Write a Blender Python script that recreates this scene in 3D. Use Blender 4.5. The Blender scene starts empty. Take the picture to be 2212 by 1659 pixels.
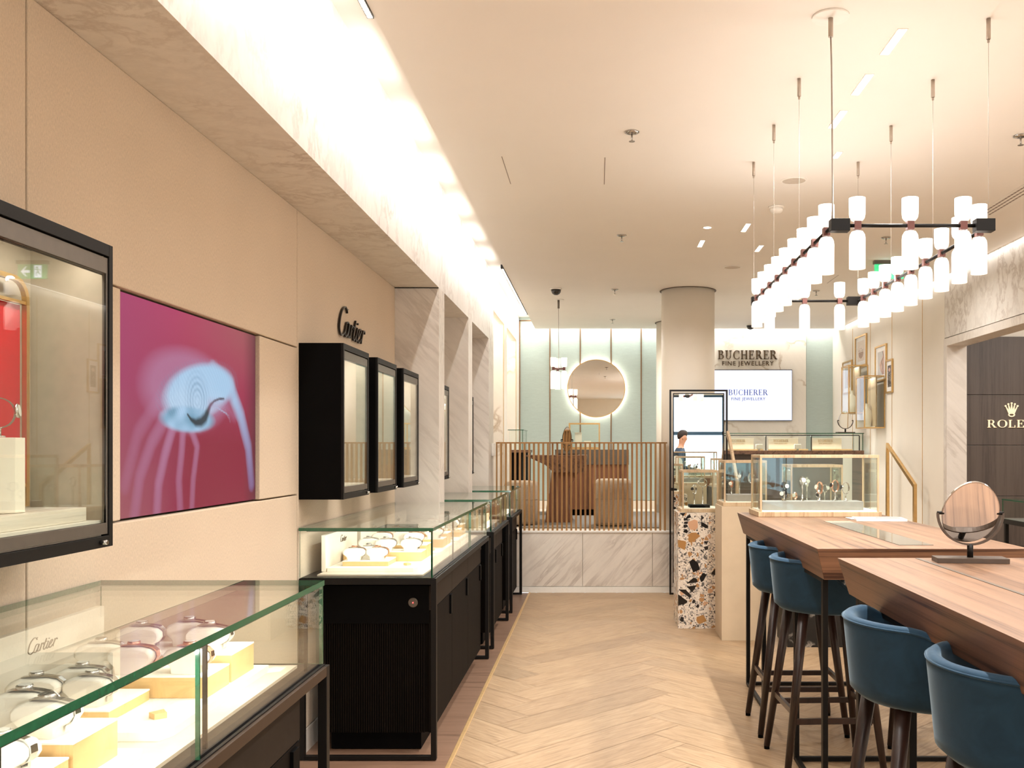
import bpy, bmesh, math, random
from mathutils import Vector, Matrix, noise
random.seed(7)
C = bpy.context.scene.collection
SC = bpy.context.scene
PI = math.pi
# ---------------------------------------------------------------- camera, world, exposure
cam = bpy.data.cameras.new('camera'); camo = bpy.data.objects.new('camera', cam); C.objects.link(camo)
cam.sensor_width = 36; cam.lens = 2050 / 2212 * 36
cam.shift_x = -184 / 2212; cam.shift_y = 140.5 / 2212
cam.clip_start = .02
camo.location = (0, 0, 1.5); camo.rotation_euler = (PI / 2, 0, 0)
SC.camera = camo
w = bpy.data.worlds.new('world'); SC.world = w; w.use_nodes = True
w.node_tree.nodes['Background'].inputs[0].default_value = (.62, .82, 1, 1)
w.node_tree.nodes['Background'].inputs[1].default_value = 1.9
SC.view_settings.view_transform = 'Standard'; SC.view_settings.look = 'None'
SC.view_settings.gamma = 1; SC.view_settings.use_curve_mapping = False
SC.view_settings.exposure = 1.36
cy = SC.cycles
cy.max_bounces = 10; cy.diffuse_bounces = 4; cy.glossy_bounces = 5; cy.transmission_bounces = 6; cy.transparent_max_bounces = 24
cy.caustics_reflective = False; cy.caustics_refractive = False; cy.sample_clamp_indirect = 4
cy.use_denoising = True; cy.use_adaptive_sampling = True; cy.adaptive_threshold = .02

WARM = (1, .985, .96); NEUT = (1, .985, .97)
def area(name, loc, sx, sy, power, col=WARM, rot=(0, 0, 0), spread=180):
    l = bpy.data.lights.new(name, 'AREA'); l.shape = 'RECTANGLE'; l.size = sx; l.size_y = sy
    l.energy = power; l.color = col; l.spread = math.radians(spread)
    o = bpy.data.objects.new(name, l); C.objects.link(o); o.location = loc; o.rotation_euler = rot
    return o
# light coves: along the left wall, in front of the back wall, along the right wall
for k in range(13): area('cove_light', (-.905, -1.0 + k * .93, 3.30), .03, .60, 2.1, NEUT, (0, math.radians(48), 0))
area('cove_light', (-.905, 11.9, 3.30), .03, 3.2, 4.5, NEUT, (0, math.radians(48), 0))
area('cove_light', (1.2, 13.56, 3.385), 4.4, .1, 11, NEUT)
area('cove_light', (3.36, 7.0, 3.19), .05, 12.0, 4, NEUT, (0, math.radians(-12), 0))
for y in (1.2, 2.6, 4.0, 5.4, 6.8, 8.2):      # recessed linear downlights over the aisle and over the tables
    area('downlight', (.15, y, 3.19), .05, .35, 3.3, WARM, spread=130)
for y in (1.6, 2.8, 3.96, 4.42, 4.95, 5.9):
    area('downlight', (1.236, y, 3.19), .04, .25, 8.6, WARM, spread=130)
for x, y, p in ((.3, 11.6, 14), (2.3, 11.4, 7), (2.6, 8.2, 6), (2.6, 5.5, 10), (2.6, 2.5, 18), (2.6, 0, 22), (0, -2, 24), (2, -3, 24)):
    area('downlight', (x, y, 3.19), .25, .25, p, WARM, spread=150)
for x, y, p in ((0, 8.8, 6.5), (1.5, 8.6, 3.5)):
    area('downlight', (x, y, 3.19), .12, .12, p, WARM, spread=150)  # extra lamps added to brighten the platform marble, column and pedestals
area('rolex_room_light', (4.6, 7.4, 3.1), 1.0, 1.0, 26, WARM)

# ---------------------------------------------------------------- materials
def lin(h):
    h = h.lstrip('#'); v = [int(h[i:i + 2], 16) / 255 for i in (0, 2, 4)]
    return tuple(c / 12.92 if c <= .04045 else ((c + .055) / 1.055) ** 2.4 for c in v) + (1,)
class NT:
    def __init__(s, name):
        s.m = bpy.data.materials.new(name); s.m.use_nodes = True; s.t = s.m.node_tree
        s.b = s.t.nodes['Principled BSDF']; s.out = s.t.nodes['Material Output']
    def n(s, typ, **kw):
        nd = s.t.nodes.new(typ)
        for k, v in kw.items():
            if k.startswith('i_'):
                nd.inputs[k[2:].replace('_', ' ')].default_value = v
            else: setattr(nd, k, v)
        return nd
    def l(s, a, b): s.t.links.new(a, b)
    def coord(s, scale=(1, 1, 1), rot=(0, 0, 0), kind='Object'):
        tc = s.n('ShaderNodeTexCoord'); mp = s.n('ShaderNodeMapping')
        mp.inputs['Scale'].default_value = scale; mp.inputs['Rotation'].default_value = rot
        s.l(tc.outputs[kind], mp.inputs[0]); return mp.outputs[0]
    def noise(s, vec, scale, detail=3, rough=.5, dist=0):
        nd = s.n('ShaderNodeTexNoise'); nd.inputs['Scale'].default_value = scale; nd.inputs['Detail'].default_value = detail
        nd.inputs['Roughness'].default_value = rough; nd.inputs['Distortion'].default_value = dist
        s.l(vec, nd.inputs['Vector']); return nd.outputs['Fac']
    def ramp(s, fac, stops):
        nd = s.n('ShaderNodeValToRGB'); e = nd.color_ramp.elements
        while len(e) > 1: e.remove(e[-1])
        e[0].position = stops[0][0]; e[0].color = stops[0][1]
        for p, c in stops[1:]:
            x = e.new(p); x.color = c
        s.l(fac, nd.inputs[0]); return nd.outputs[0]
    def mix(s, fac, a, b, mode='MIX'):
        nd = s.n('ShaderNodeMix', data_type='RGBA', blend_type=mode)
        for sock, v in ((nd.inputs[0], fac), (nd.inputs[6], a), (nd.inputs[7], b)):
            if hasattr(v, 'links'): s.l(v, sock)
            else: sock.default_value = v
        return nd.outputs[2]
    def math(s, op, a, b=0):
        nd = s.n('ShaderNodeMath', operation=op)
        for sock, v in ((nd.inputs[0], a), (nd.inputs[1], b)):
            if hasattr(v, 'links'): s.l(v, sock)
            else: sock.default_value = v
        return nd.outputs[0]
    def bump(s, fac, strength, dist=.002):
        nd = s.n('ShaderNodeBump'); nd.inputs['Strength'].default_value = strength; nd.inputs['Distance'].default_value = dist
        s.l(fac, nd.inputs['Height']); s.l(nd.outputs[0], s.b.inputs['Normal'])
    def set(s, col=None, rough=.5, metal=0, spec=.5):
        if col is not None:
            if hasattr(col, 'links'): s.l(col, s.b.inputs['Base Color'])
            else: s.b.inputs['Base Color'].default_value = col
        s.b.inputs['Roughness'].default_value = rough; s.b.inputs['Metallic'].default_value = metal
        s.b.inputs['Specular IOR Level'].default_value = spec; return s.m
def sc(c, k): return (min(1, c[0] * k), min(1, c[1] * k), min(1, c[2] * k), 1)
def plain(name, hexc, rough=.5, metal=0, spec=.5, var=.06, scale=30, bump=0):
    t = NT(name); c = lin(hexc); v = t.coord()
    f = t.noise(v, scale)
    col = t.ramp(f, [(.3, sc(c, 1 - var)), (.7, sc(c, 1 + var))])
    if bump: t.bump(f, bump)
    return t.set(col, rough, metal, spec)
def glow(name, hexc, strength):
    t = NT(name); v = t.coord(); f = t.noise(v, 8, 1); c = lin(hexc)
    col = t.ramp(f, [(0, sc(c, .96)), (1, c)])
    t.l(col, t.b.inputs['Emission Color']); t.b.inputs['Emission Strength'].default_value = strength
    return t.set(c, .4)
def fabric(name, hexc, scale=420, var=.18, sheen=0, bump=.4):
    t = NT(name); c = lin(hexc); v = t.coord(); v2 = t.coord((1, 1, .35))
    f = t.noise(v2, scale, 2, .7); g = t.noise(v, 2.5, 2)
    col = t.ramp(f, [(.3, sc(c, 1 - var)), (.7, sc(c, 1 + var))])
    col = t.mix(.5, col, t.ramp(g, [(.3, sc(c, .96)), (.7, sc(c, 1.04))]))
    t.bump(f, bump, .001)
    if sheen: t.b.inputs['Sheen Weight'].default_value = sheen; t.b.inputs['Sheen Roughness'].default_value = .35
    return t.set(col, .9, 0, .2)
def marble(name, base, vein, rot, scale=1.0, amount=.5, thin=False, stretch=.16):
    t = NT(name); v = t.coord((scale, scale, scale), rot); b = lin(base); ve = lin(vein)
    vs = t.n('ShaderNodeMapping'); vs.inputs['Scale'].default_value = (1, 1, stretch); t.l(v, vs.inputs[0])
    f = t.noise(vs.outputs[0], 6.5, 6, .62, .4)
    g = t.noise(vs.outputs[0], 17, 6, .7, .3)
    if thin:
        vv = t.n('ShaderNodeTexVoronoi', feature='DISTANCE_TO_EDGE'); vv.inputs['Scale'].default_value = 2.2
        nz = t.n('ShaderNodeTexNoise'); nz.inputs['Scale'].default_value = 3; nz.inputs['Detail'].default_value = 6
        t.l(v, nz.inputs['Vector']); wv = t.mix(.35, v, nz.outputs['Color']); t.l(wv, vv.inputs['Vector'])
        line = t.ramp(vv.outputs['Distance'], [(0, (1, 1, 1, 1)), (.035, (0, 0, 0, 1))])
        msk = t.ramp(t.noise(v, 2.0, 2), [(.45, (0, 0, 0, 1)), (.62, (1, 1, 1, 1))])
        fac = t.math('MULTIPLY', line, msk)
        col = t.mix(t.math('MULTIPLY', fac, amount), t.ramp(g, [(.3, sc(b, .95)), (.7, b)]), ve)
    else:
        band = t.ramp(f, [(.44, (0, 0, 0, 1)), (.5, (1, 1, 1, 1)), (.56, (.12, .12, .12, 1)), (.75, (0, 0, 0, 1))])
        big = t.ramp(t.noise(v, 1.6, 2), [(.4, (.15, .15, .15, 1)), (.65, (1, 1, 1, 1))])
        fac = t.math('MULTIPLY', t.math('MULTIPLY', band, big), amount)
        gg = t.ramp(g, [(.3, sc(b, .90)), (.65, b)])
        col = t.mix(fac, gg, ve)
    return t.set(col, .42, 0, .4)
def wood(name, light, dark, axis='Y', grain=55, rough=.45, stretch=.04, contrast=.8, coat=0):
    t = NT(name); s = [1, 1, 1]; s['XYZ'.index(axis)] = stretch
    v = t.coord(tuple(s)); a = lin(light); b = lin(dark)
    f = t.noise(v, grain * 1.6, 6, .75, .5); g = t.noise(v, grain * .22, 3, .5, .8)
    h = t.mix(.55, f, g)
    col = t.ramp(h, [(.39, b), (.48, tuple(x * .7 + y * .3 for x, y in zip(a, b))), (.60, a)])
    t.bump(f, .12, .001)
    if coat: t.b.inputs['Coat Weight'].default_value = coat
    return t.set(col, rough)
def make_glass(name, tint='#fbfefc', ior=1.45):
    t = NT(name); t.t.nodes.remove(t.b)
    fr = t.n('ShaderNodeFresnel'); ge = t.n('ShaderNodeNewGeometry')      # same reflectance on both sides of the sheet
    t.l(t.math('ADD', t.math('MULTIPLY', ge.outputs['Backfacing'], 1 / ior - ior), ior), fr.inputs[0])
    tr = t.n('ShaderNodeBsdfTransparent'); tr.inputs[0].default_value = lin(tint)
    gl = t.n('ShaderNodeBsdfGlossy'); gl.inputs['Roughness'].default_value = 0.0; gl.inputs[0].default_value = (1, 1, 1, 1)
    mx = t.n('ShaderNodeMixShader'); t.l(fr.outputs[0], mx.inputs[0]); t.l(tr.outputs[0], mx.inputs[1]); t.l(gl.outputs[0], mx.inputs[2])
    t.l(mx.outputs[0], t.out.inputs[0]); return t.m
def terrazzo():
    t = NT('terrazzo'); v = t.coord((1, 1, 1))
    def layer(scale, thr, edge, stops, rnd=1):
        vo = t.n('ShaderNodeTexVoronoi'); vo.inputs['Scale'].default_value = scale
        ve = t.n('ShaderNodeTexVoronoi', feature='DISTANCE_TO_EDGE'); ve.inputs['Scale'].default_value = scale
        t.l(v, vo.inputs['Vector']); t.l(v, ve.inputs['Vector'])
        sp = t.n('ShaderNodeSeparateColor'); t.l(vo.outputs['Color'], sp.inputs[0])
        pick = t.math('LESS_THAN', sp.outputs[0], thr)
        inner = t.math('GREATER_THAN', ve.outputs['Distance'], edge)
        nd = t.ramp(sp.outputs[1], stops); nd.node.color_ramp.interpolation = 'CONSTANT'
        return t.math('MULTIPLY', pick, inner), nd
    base = t.ramp(t.noise(v, 60, 3), [(.35, lin('#e6d8c8')), (.65, lin('#f6ebdd'))])
    m1, c1 = layer(75, .55, .10, [(0, lin('#8a8580')), (.35, lin('#5a5450')), (.55, lin('#c4b6a4')), (.85, lin('#3a3430'))])
    m2, c2 = layer(30, .28, .10, [(0, lin('#b98a5c')), (.3, lin('#6b655f')), (.6, lin('#d8ab88')), (.8, lin('#2a2422'))])
    m3, c3 = layer(11, .50, .13, [(0, lin('#15110f')), (.33, lin('#b5854f')), (.60, lin('#d9a987')), (.80, lin('#1a1614'))])
    col = t.mix(m1, base, c1); col = t.mix(m2, col, c2); col = t.mix(m3, col, c3)
    return t.set(col, .25)
M = {}
M['ceiling'] = plain('ceiling_paint', '#f4eee6', .9, var=.01, scale=2)
M['cream'] = plain('cream_wall', '#f1e8da', .6, var=.02, scale=3)
M['white'] = plain('white_paint', '#f5f0e8', .6, var=.02)
M['fabric'] = fabric('beige_wall_fabric', '#d2bfa8', 300, .22)
M['marble'] = marble('grey_white_marble', '#eae3da', '#a5907e', (math.radians(0), math.radians(38), math.radians(20)), 1, .55)
M['marble_side'] = marble('diagonal_veined_marble', '#e2d8cd', '#9a8878', (math.radians(0), math.radians(44), 0), 1.0, .4)
M['marble_low'] = marble('platform_marble', '#ece2d6', '#8f7868', (0, math.radians(-42), 0), 1.1, .5)
M['marble_gold'] = marble('gold_veined_marble', '#f3ebdf', '#a88a62', (0, math.radians(35), 0), 1.0, .7, True)
M['black_marble'] = marble('black_marble', '#17120f', '#b9aea2', (math.radians(30), math.radians(35), 0), 2.2, .9, True)
M['mint'] = None
def mint():
    t = NT('mint_silk_wallpaper'); v = t.coord((1, 1, 14)); f = t.noise(v, 9, 4, .6); g = t.noise(t.coord((3, 1, 60)), 12, 2)
    c = lin('#b9c8c2'); col = t.ramp(t.mix(.5, f, g), [(.32, sc(c, .9)), (.68, sc(c, 1.08))]); t.bump(f, .3, .002)
    return t.set(col, .55)
M['mint'] = mint()
M['terrazzo'] = terrazzo()
M['walnut_x'] = wood('walnut_veneer', '#84634a', '#4c3324', 'Y', 95, .38, .014, .8)
M['walnut_edge'] = wood('walnut_edge_veneer', '#7c5a44', '#3c2519', 'Y', 110, .42, .014, .8)
M['walnut_end'] = wood('walnut_end_veneer', '#8a6248', '#40261a', 'X', 110, .42, .014, .8)
M['stool_wood'] = wood('stained_leg_wood', '#321d15', '#1a0e09', 'Z', 80, .35, .05)
M['slat'] = wood('oak_slat', '#a87c48', '#7a5228', 'Z', 70, .5, .05)
M['oak_frame'] = wood('pale_oak_frame', '#cdb391', '#a98a68', 'Z', 90, .5, .06)
M['ribbed'] = wood('ribbed_walnut', '#8a5a3e', '#54331f', 'Z', 45, .5, .05)
M['dark_wood'] = wood('black_brown_oak', '#130d09', '#080604', 'Z', 80, .7, .04)
M['dark_wood'].node_tree.nodes['Principled BSDF'].inputs['Specular IOR Level'].default_value = .08
M['dark_panel'] = wood('dark_bronze_panel', '#5c5048', '#493e38', 'Z', 90, .5, .03)
M['bronze'] = plain('dark_bronze_metal', '#100c09', .5, 0, .22)
M['bronze_rail'] = plain('brown_bronze_rail', '#3a2a1e', .5, .1, .3)
M['mirror_bronze'] = plain('umber_bronze', '#54463c', .4, .4)
M['nickel'] = plain('satin_nickel', '#b8aa9c', .4, .5)
M['drawer'] = plain('taupe_drawer_front', '#251d17', .6, 0, .15)
M['bronze_light'] = plain('brushed_bronze', '#6d655c', .4, .6)
M['black'] = plain('black_lacquer', '#040303', .6, 0, .08)
M['gold'] = plain('brushed_gold', '#d8b277', .32, .85)
M['gold_mat'] = plain('champagne_leather', '#d9b279', .5, .1)
M['steel'] = plain('polished_steel', '#c9c4be', .18, 1, var=.04)
M['rose'] = plain('rose_gold', '#d9a183', .2, 1)
M['leather'] = plain('grey_pad_leather', '#938e8a', .5)
M['cushion'] = plain('ivory_suede', '#f5ebdb', .8, var=.03, bump=.1)
M['tray'] = plain('ivory_tray', '#efe4d2', .6, var=.02)
M['lining'] = plain('taupe_case_lining', '#b5a48c', .7)
M['plinth'] = plain('taupe_plinth', '#9b9088', .6)
M['velvet'] = None
def velvet():
    t = NT('blue_velvet'); v = t.coord(); f = t.noise(v, 9, 3, .6, 1); c = lin('#213d52')
    col = t.ramp(f, [(.3, sc(c, .82)), (.7, sc(c, 1.15))]); g = t.noise(v, 500, 2); t.bump(g, .25, .0006)
    t.b.inputs['Sheen Weight'].default_value = .7; t.b.inputs['Sheen Roughness'].default_value = .3
    t.b.inputs['Sheen Tint'].default_value = lin('#b4c9d6')
    return t.set(col, .75, 0, .25)
M['velvet'] = velvet()
M['red'] = fabric('red_silk', '#c01c26', 500, .15)
M['boucle'] = fabric('beige_boucle', '#b3a38e', 160, .25, .2)
M['rug'] = fabric('grey_rug', '#8c8881', 120, .2)
M['glass'] = make_glass('clear_glass', ior=1.36)
M['glass_edge'] = plain('green_glass_edge', '#1d5a3e', .15, 0, .8, .15, 60)
M['mirror'] = plain('silvered_mirror', '#f2f2f0', .0, 1, var=.005)
M['shade'] = glow('frosted_lit_glass', '#fff6ec', .36)
M['ledwhite'] = glow('led_diffuser', '#fff4e4', 9.0)
M['downled'] = glow('recessed_lit_diffuser', '#fff1dd', 5.0)
M['socket'] = plain('mauve_brown_socket', '#6d4640', .4, .4)
M['cablem'] = plain('clear_grey_cable', '#a89c92', .4)
M['green'] = glow('exit_green', '#2f9a62', .9)
M['exit_white'] = glow('exit_white', '#e6f0ff', 1.4)
M['redled'] = glow('red_led', '#ff3030', 6)
M['screen_white'] = glow('lit_screen', '#dce5ff', .33)
M['screen_blue'] = glow('screen_lettering', '#17399c', .08)
M['sign'] = plain('bronze_lettering', '#5d4a34', .35, .5)
M['letter_black'] = plain('black_lettering', '#1a110c', .3, .3)
M['letter_cream'] = glow('backlit_cream_lettering', '#f2e2c0', .18)
M['paper'] = plain('printed_paper', '#f3eee8', .5)
M['ink'] = plain('grey_brown_ink', '#8a7a70', .6)
M['chrome'] = plain('chrome', '#b8b4b0', .15, 1)
M['dome'] = plain('smoked_dome', '#15110f', .08, 0, .8)
M['trimgold'] = plain('brass_floor_trim', '#d5b07a', .35, .5)
def vcol(name, emis=0, rough=.5):
    t = NT(name); a = t.n('ShaderNodeVertexColor'); a.layer_name = 'Col'
    f = t.noise(t.coord(), 260, 2); col = t.mix(t.math('MULTIPLY', f, .12), a.outputs[0], (.02, .02, .02, 1))
    if emis:
        t.l(col, t.b.inputs['Emission Color']); t.b.inputs['Emission Strength'].default_value = emis
        return t.set((.02, .02, .02, 1), rough)
    return t.set(col, rough)
M['lcd'] = vcol('lit_poster_print', .40, .5); M['lcd'].node_tree.nodes['Principled BSDF'].inputs['Specular IOR Level'].default_value = .12
M['print'] = vcol('framed_print', 0, .3)
def floor_mat():
    t = NT('oak_herringbone'); a = t.n('ShaderNodeVertexColor'); a.layer_name = 'Col'
    uv = t.n('ShaderNodeUVMap'); mp = t.n('ShaderNodeMapping'); mp.inputs['Scale'].default_value = (1.2, 18, 1)
    t.l(uv.outputs[0], mp.inputs[0]); f = t.noise(mp.outputs[0], 4, 6, .65, .8)
    g = t.ramp(f, [(.3, lin('#8d7256')), (.5, lin('#a78a6a')), (.7, lin('#b59a7a'))])
    col = t.mix(1.0, g, a.outputs[0], 'MULTIPLY'); t.bump(f, .08, .001)
    return t.set(col, .42, 0, .4)
M['oak_floor'] = floor_mat()
M['strip_floor'] = wood('limed_oak_strip', '#8a6c58', '#705543', 'X', 90, .35, .05)

# ---------------------------------------------------------------- mesh helpers
ORG = {}
class MB:
    def __init__(s): s.v = []; s.f = []; s.m = []; s.sm = []
    def add(s, vs, fs, mi=0, smooth=False):
        k = len(s.v); s.v += [Vector(p) for p in vs]
        for f in fs: s.f.append([i + k for i in f]); s.m.append(mi); s.sm.append(smooth)
        return s
    def box(s, x0, x1, y0, y1, z0, z1, mi=0):
        if x0 > x1: x0, x1 = x1, x0
        if y0 > y1: y0, y1 = y1, y0
        if z0 > z1: z0, z1 = z1, z0
        return s.add([(x0, y0, z0), (x1, y0, z0), (x1, y1, z0), (x0, y1, z0), (x0, y0, z1), (x1, y0, z1), (x1, y1, z1), (x0, y1, z1)],
                     [(0, 3, 2, 1), (4, 5, 6, 7), (0, 1, 5, 4), (1, 2, 6, 5), (2, 3, 7, 6), (3, 0, 4, 7)], mi)
    def rings(s, rs, mi=0, smooth=True, cap=True, closed=False):
        n = len(rs[0]); vs = [p for r in rs for p in r]; fs = []
        R = len(rs)
        for i in range(R - 1 + (1 if closed else 0)):
            for j in range(n):
                a = i * n + j; b = i * n + (j + 1) % n; i2 = (i + 1) % R
                fs.append((a, b, i2 * n + (j + 1) % n, i2 * n + j))
        k = len(s.v); s.add(vs, fs, mi, smooth)
        if cap and not closed:
            s.f.append([k + j for j in range(n)][::-1]); s.m.append(mi); s.sm.append(False)
            s.f.append([k + (R - 1) * n + j for j in range(n)]); s.m.append(mi); s.sm.append(False)
        return s
    def lathe(s, prof, c=(0, 0, 0), n=20, mi=0, sx=1, sy=1, cap=True):
        return s.rings([[(c[0] + r * sx * math.cos(2 * PI * j / n), c[1] + r * sy * math.sin(2 * PI * j / n), c[2] + z) for j in range(n)] for r, z in prof], mi, True, cap)
    def cyl(s, c, r, z0, z1, n=20, mi=0, r2=None): return s.lathe([(r, z0), (r if r2 is None else r2, z1)], (c[0], c[1], 0), n, mi)
    def tube(s, pts, r, n=8, mi=0, closed=False, rfun=None, up=None, cap=True):
        P = [Vector(p) for p in pts]; rs = []; N = len(P); prev = None
        for i, p in enumerate(P):
            a = P[(i - 1) % N] if (closed or i > 0) else p; b = P[(i + 1) % N] if (closed or i < N - 1) else p
            t = (b - a).normalized()
            if up is not None: u = (Vector(up) - t * t.dot(Vector(up))).normalized()
            elif prev is None:
                u = t.orthogonal().normalized()
            else: u = (prev - t * t.dot(prev)).normalized()
            prev = u; w_ = t.cross(u)
            if isinstance(r, tuple): rs.append([p + u * r[0] * a_ + w_ * r[1] * b_ for a_, b_ in ((-1, -1), (1, -1), (1, 1), (-1, 1))])
            else:
                rr = r * (rfun(i / (N - 1)) if rfun else 1)
                rs.append([p + (u * math.cos(2 * PI * j / n) + w_ * math.sin(2 * PI * j / n)) * rr for j in range(n)])
        return s.rings(rs, mi, not isinstance(r, tuple), cap, closed)
    def prism(s, poly, d0, d1, axis='Y', mi=0):
        def P(a, b, d): return {'X': (d, a, b), 'Y': (a, d, b), 'Z': (a, b, d)}[axis]
        n = len(poly); vs = [P(a, b, d0) for a, b in poly] + [P(a, b, d1) for a, b in poly]
        return s.add(vs, [tuple(range(n)), tuple(range(2 * n - 1, n - 1, -1))] + [(i, (i + 1) % n, n + (i + 1) % n, n + i) for i in range(n)], mi)
    def xf(s, mat, start=0):
        for i in range(start, len(s.v)): s.v[i] = mat @ s.v[i]
        return s
    def build(s, name, mats, parent=None, bevel=0, org=None, seg=2):
        if not isinstance(mats, (list, tuple)): mats = [mats]
        if parent is not None: o0 = ORG[parent.name]
        elif org is not None: o0 = Vector(org)
        else:
            xs = [p.x for p in s.v]; ys = [p.y for p in s.v]; zs = [p.z for p in s.v]
            o0 = Vector(((min(xs) + max(xs)) / 2, (min(ys) + max(ys)) / 2, min(zs)))
        me = bpy.data.meshes.new(name); me.from_pydata([tuple(p - o0) for p in s.v], [], s.f)
        for m in mats: me.materials.append(m)
        for p, mi, sm in zip(me.polygons, s.m, s.sm): p.material_index = mi; p.use_smooth = sm
        bm = bmesh.new(); bm.from_mesh(me); bmesh.ops.recalc_face_normals(bm, faces=bm.faces); bm.to_mesh(me); bm.free()
        o = bpy.data.objects.new(name, me); C.objects.link(o)
        if parent is None: o.location = o0
        else: o.parent = parent
        ORG[o.name] = o0
        if bevel:
            b = o.modifiers.new('bevel', 'BEVEL'); b.width = bevel; b.segments = seg; b.limit_method = 'ANGLE'; b.angle_limit = math.radians(40)
        return o
def tag(o, label, cat, group=None, kind=None):
    o['label'] = label; o['category'] = cat
    if group: o['group'] = group
    if kind: o['kind'] = kind
    return o
def thing(name, label, cat, loc, group=None):
    o = bpy.data.objects.new(name, None); o.empty_display_size = .05; C.objects.link(o); o.location = loc; ORG[o.name] = Vector(loc)
    return tag(o, label, cat, group)
def struct(name, mb, mats, bevel=0):
    o = mb.build(name, mats, bevel=bevel); o['kind'] = 'structure'; return o
def dup(root, loc=None, rz=None, label=None, cat=None, group=None, scale=None):
    r = root.copy(); C.objects.link(r)
    if loc is not None: r.location = loc
    if rz is not None: r.rotation_euler = (0, 0, rz)
    if scale: r.scale = (scale,) * 3
    if label: r['label'] = label
    if group: r['group'] = group
    def rec(src, dst):
        for ch in src.children:
            c = ch.copy(); C.objects.link(c); c.parent = dst; rec(ch, c)
    rec(root, r)
    return r
def pane(mb, x0, x1, y0, y1, z0, z1, edge=1):
    """a glass sheet: its two broad faces in slot 0, its narrow sides in the green edge slot"""
    k = len(mb.f); mb.box(x0, x1, y0, y1, z0, z1); d = (abs(x1 - x0), abs(y1 - y0), abs(z1 - z0)); t = d.index(min(d))
    broad = {2: (0, 1), 1: (2, 4), 0: (3, 5)}[t]
    for i in range(6):
        if i not in broad: mb.m[k + i] = edge
    return mb
# ---------------------------------------------------------------- setting
XN, XM, XR = -1.44, -1.127, 3.4          # niche back, left marble face, right wall
HC, HU, HN = 3.2, 3.40, 2.65             # ceiling, cove ceiling, niche soffit
YB, YP = 13.7, 9.92                      # back wall, platform front
PZ = .64
# floor: herringbone planks laid as one mesh
def build_floor():
    W, L = .235, 1.18; vs = []; fs = []; cols = []; uvs = []
    rnd = random.Random(3); a = math.radians(45); ca, sa = math.cos(a), math.sin(a)
    def clip(poly, ax, lim, keep_less):
        out = []; n = len(poly)
        for i in range(n):
            p, q = poly[i], poly[(i + 1) % n]; ip = (p[ax] <= lim) == keep_less; iq = (q[ax] <= lim) == keep_less
            if ip: out.append(p)
            if ip != iq:
                t = (lim - p[ax]) / (q[ax] - p[ax]); out.append(tuple(p[k] + (q[k] - p[k]) * t for k in range(4)))
        return out
    def plank(x, y, horiz):
        g = .0012
        if horiz: c = [(x + g, y + g, 0, 0), (x + L - g, y + g, L, 0), (x + L - g, y + W - g, L, W), (x + g, y + W - g, 0, W)]
        else: c = [(x + g, y + g, 0, 0), (x + W - g, y + g, 0, W), (x + W - g, y + L - g, L, W), (x + g, y + L - g, L, 0)]
        poly = [(px * ca - py * sa - .38, px * sa + py * ca + 4, u, v) for px, py, u, v in c]
        for ax, lim, less in ((0, -.70, False), (0, 6.2, True), (1, -4.95, False), (1, YP - .002, True)):
            poly = clip(poly, ax, lim, less)
            if len(poly) < 3: return
        k = len(vs); du, dv = rnd.uniform(0, 40), rnd.uniform(0, 40); sh = rnd.choice((.84, .90, .95, .97, 1, 1.04)) ; tint = rnd.uniform(-.015, .02)
        for p in poly: vs.append((p[0], p[1], 0)); 
        fs.append(list(range(k, k + len(poly)))); cols.append((min(1, sh + tint), min(1, sh), min(1, sh - tint), 1)); uvs.append([(p[2] + du, p[3] + dv) for p in poly])
    N = 70
    for i in range(-N, N):
        for j in range(-14, 15):
            ox = i * W + j * L; oy = i * W - j * L
            plank(ox, oy, True); plank(ox, oy + W, False)
    me = bpy.data.meshes.new('floor'); me.from_pydata(vs, [], fs); me.materials.append(M['oak_floor'])
    me.materials.append(M['trimgold'])
    ca_ = me.color_attributes.new('Col', 'BYTE_COLOR', 'CORNER'); uvl = me.uv_layers.new(name='UVMap')
    for p, c, uv in zip(me.polygons, cols, uvs):
        for li, u in zip(p.loop_indices, uv): ca_.data[li].color = c; uvl.data[li].uv = u
    o = bpy.data.objects.new('floor', me); C.objects.link(o); o['kind'] = 'structure'
build_floor()
struct('floor', MB().box(-1.9, 6.3, -5, YP, -.12, -.004), plain('floor_gap', '#b08c66', .7))
struct('floor', MB().box(XN, -.715, -5, YP - .03, -.004, .001), M['strip_floor'])
struct('trim_1', MB().box(-.715, -.694, -5, YP - .02, -.004, .006), M['trimgold'], .002)
# ceilings
struct('ceiling', MB().box(-.876, 6.3, -5.1, 13.4, HC, HC + .12), M['ceiling'])
struct('ceiling', MB().box(-1.9, 6.3, -5.1, YB + .1, HU, HU + .1), M['ceiling'])
# left wall: fabric niche, marble bulkhead, marble pilasters with niches
m = MB()
seams = [-5, -1.925, .235, 2.396, 4.556, 6.755]
for a, b in zip(seams[:-1], seams[1:]):
    g = .003
    if a < 4 and b > 4:            # bay that holds the lit picture: band pieces round it
        m.box(XN - .06, XN, a + g, b - g, .12, 1.278); m.box(XN - .06, XN, a + g, b - g, 1.99, HN)
        m.box(XN - .06, XN, a + g, 2.868, 1.284, 1.984); m.box(XN - .06, XN, 4.052, b - g, 1.284, 1.984)
    elif a > 4: m.box(XN - .06, XN, a + g, b, .12, HN)
    else: m.box(XN - .06, XN, a + g, b - g, .12, HN)
struct('wall_left', m, M['fabric'], .004)
struct('wall_left', MB().box(XN - .12, XN - .05, -5, 6.755, 0, HN), plain('seam_shadow_gap', '#4a3526', .8))
struct('baseboard_left', MB().box(XN - .05, XN + .004, -5, 6.755, 0, .115), plain('pale_skirting', '#cfc6bb', .5))
m = MB(); m.box(-1.9, XM, -5, 10.31, HN, HU)
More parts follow.
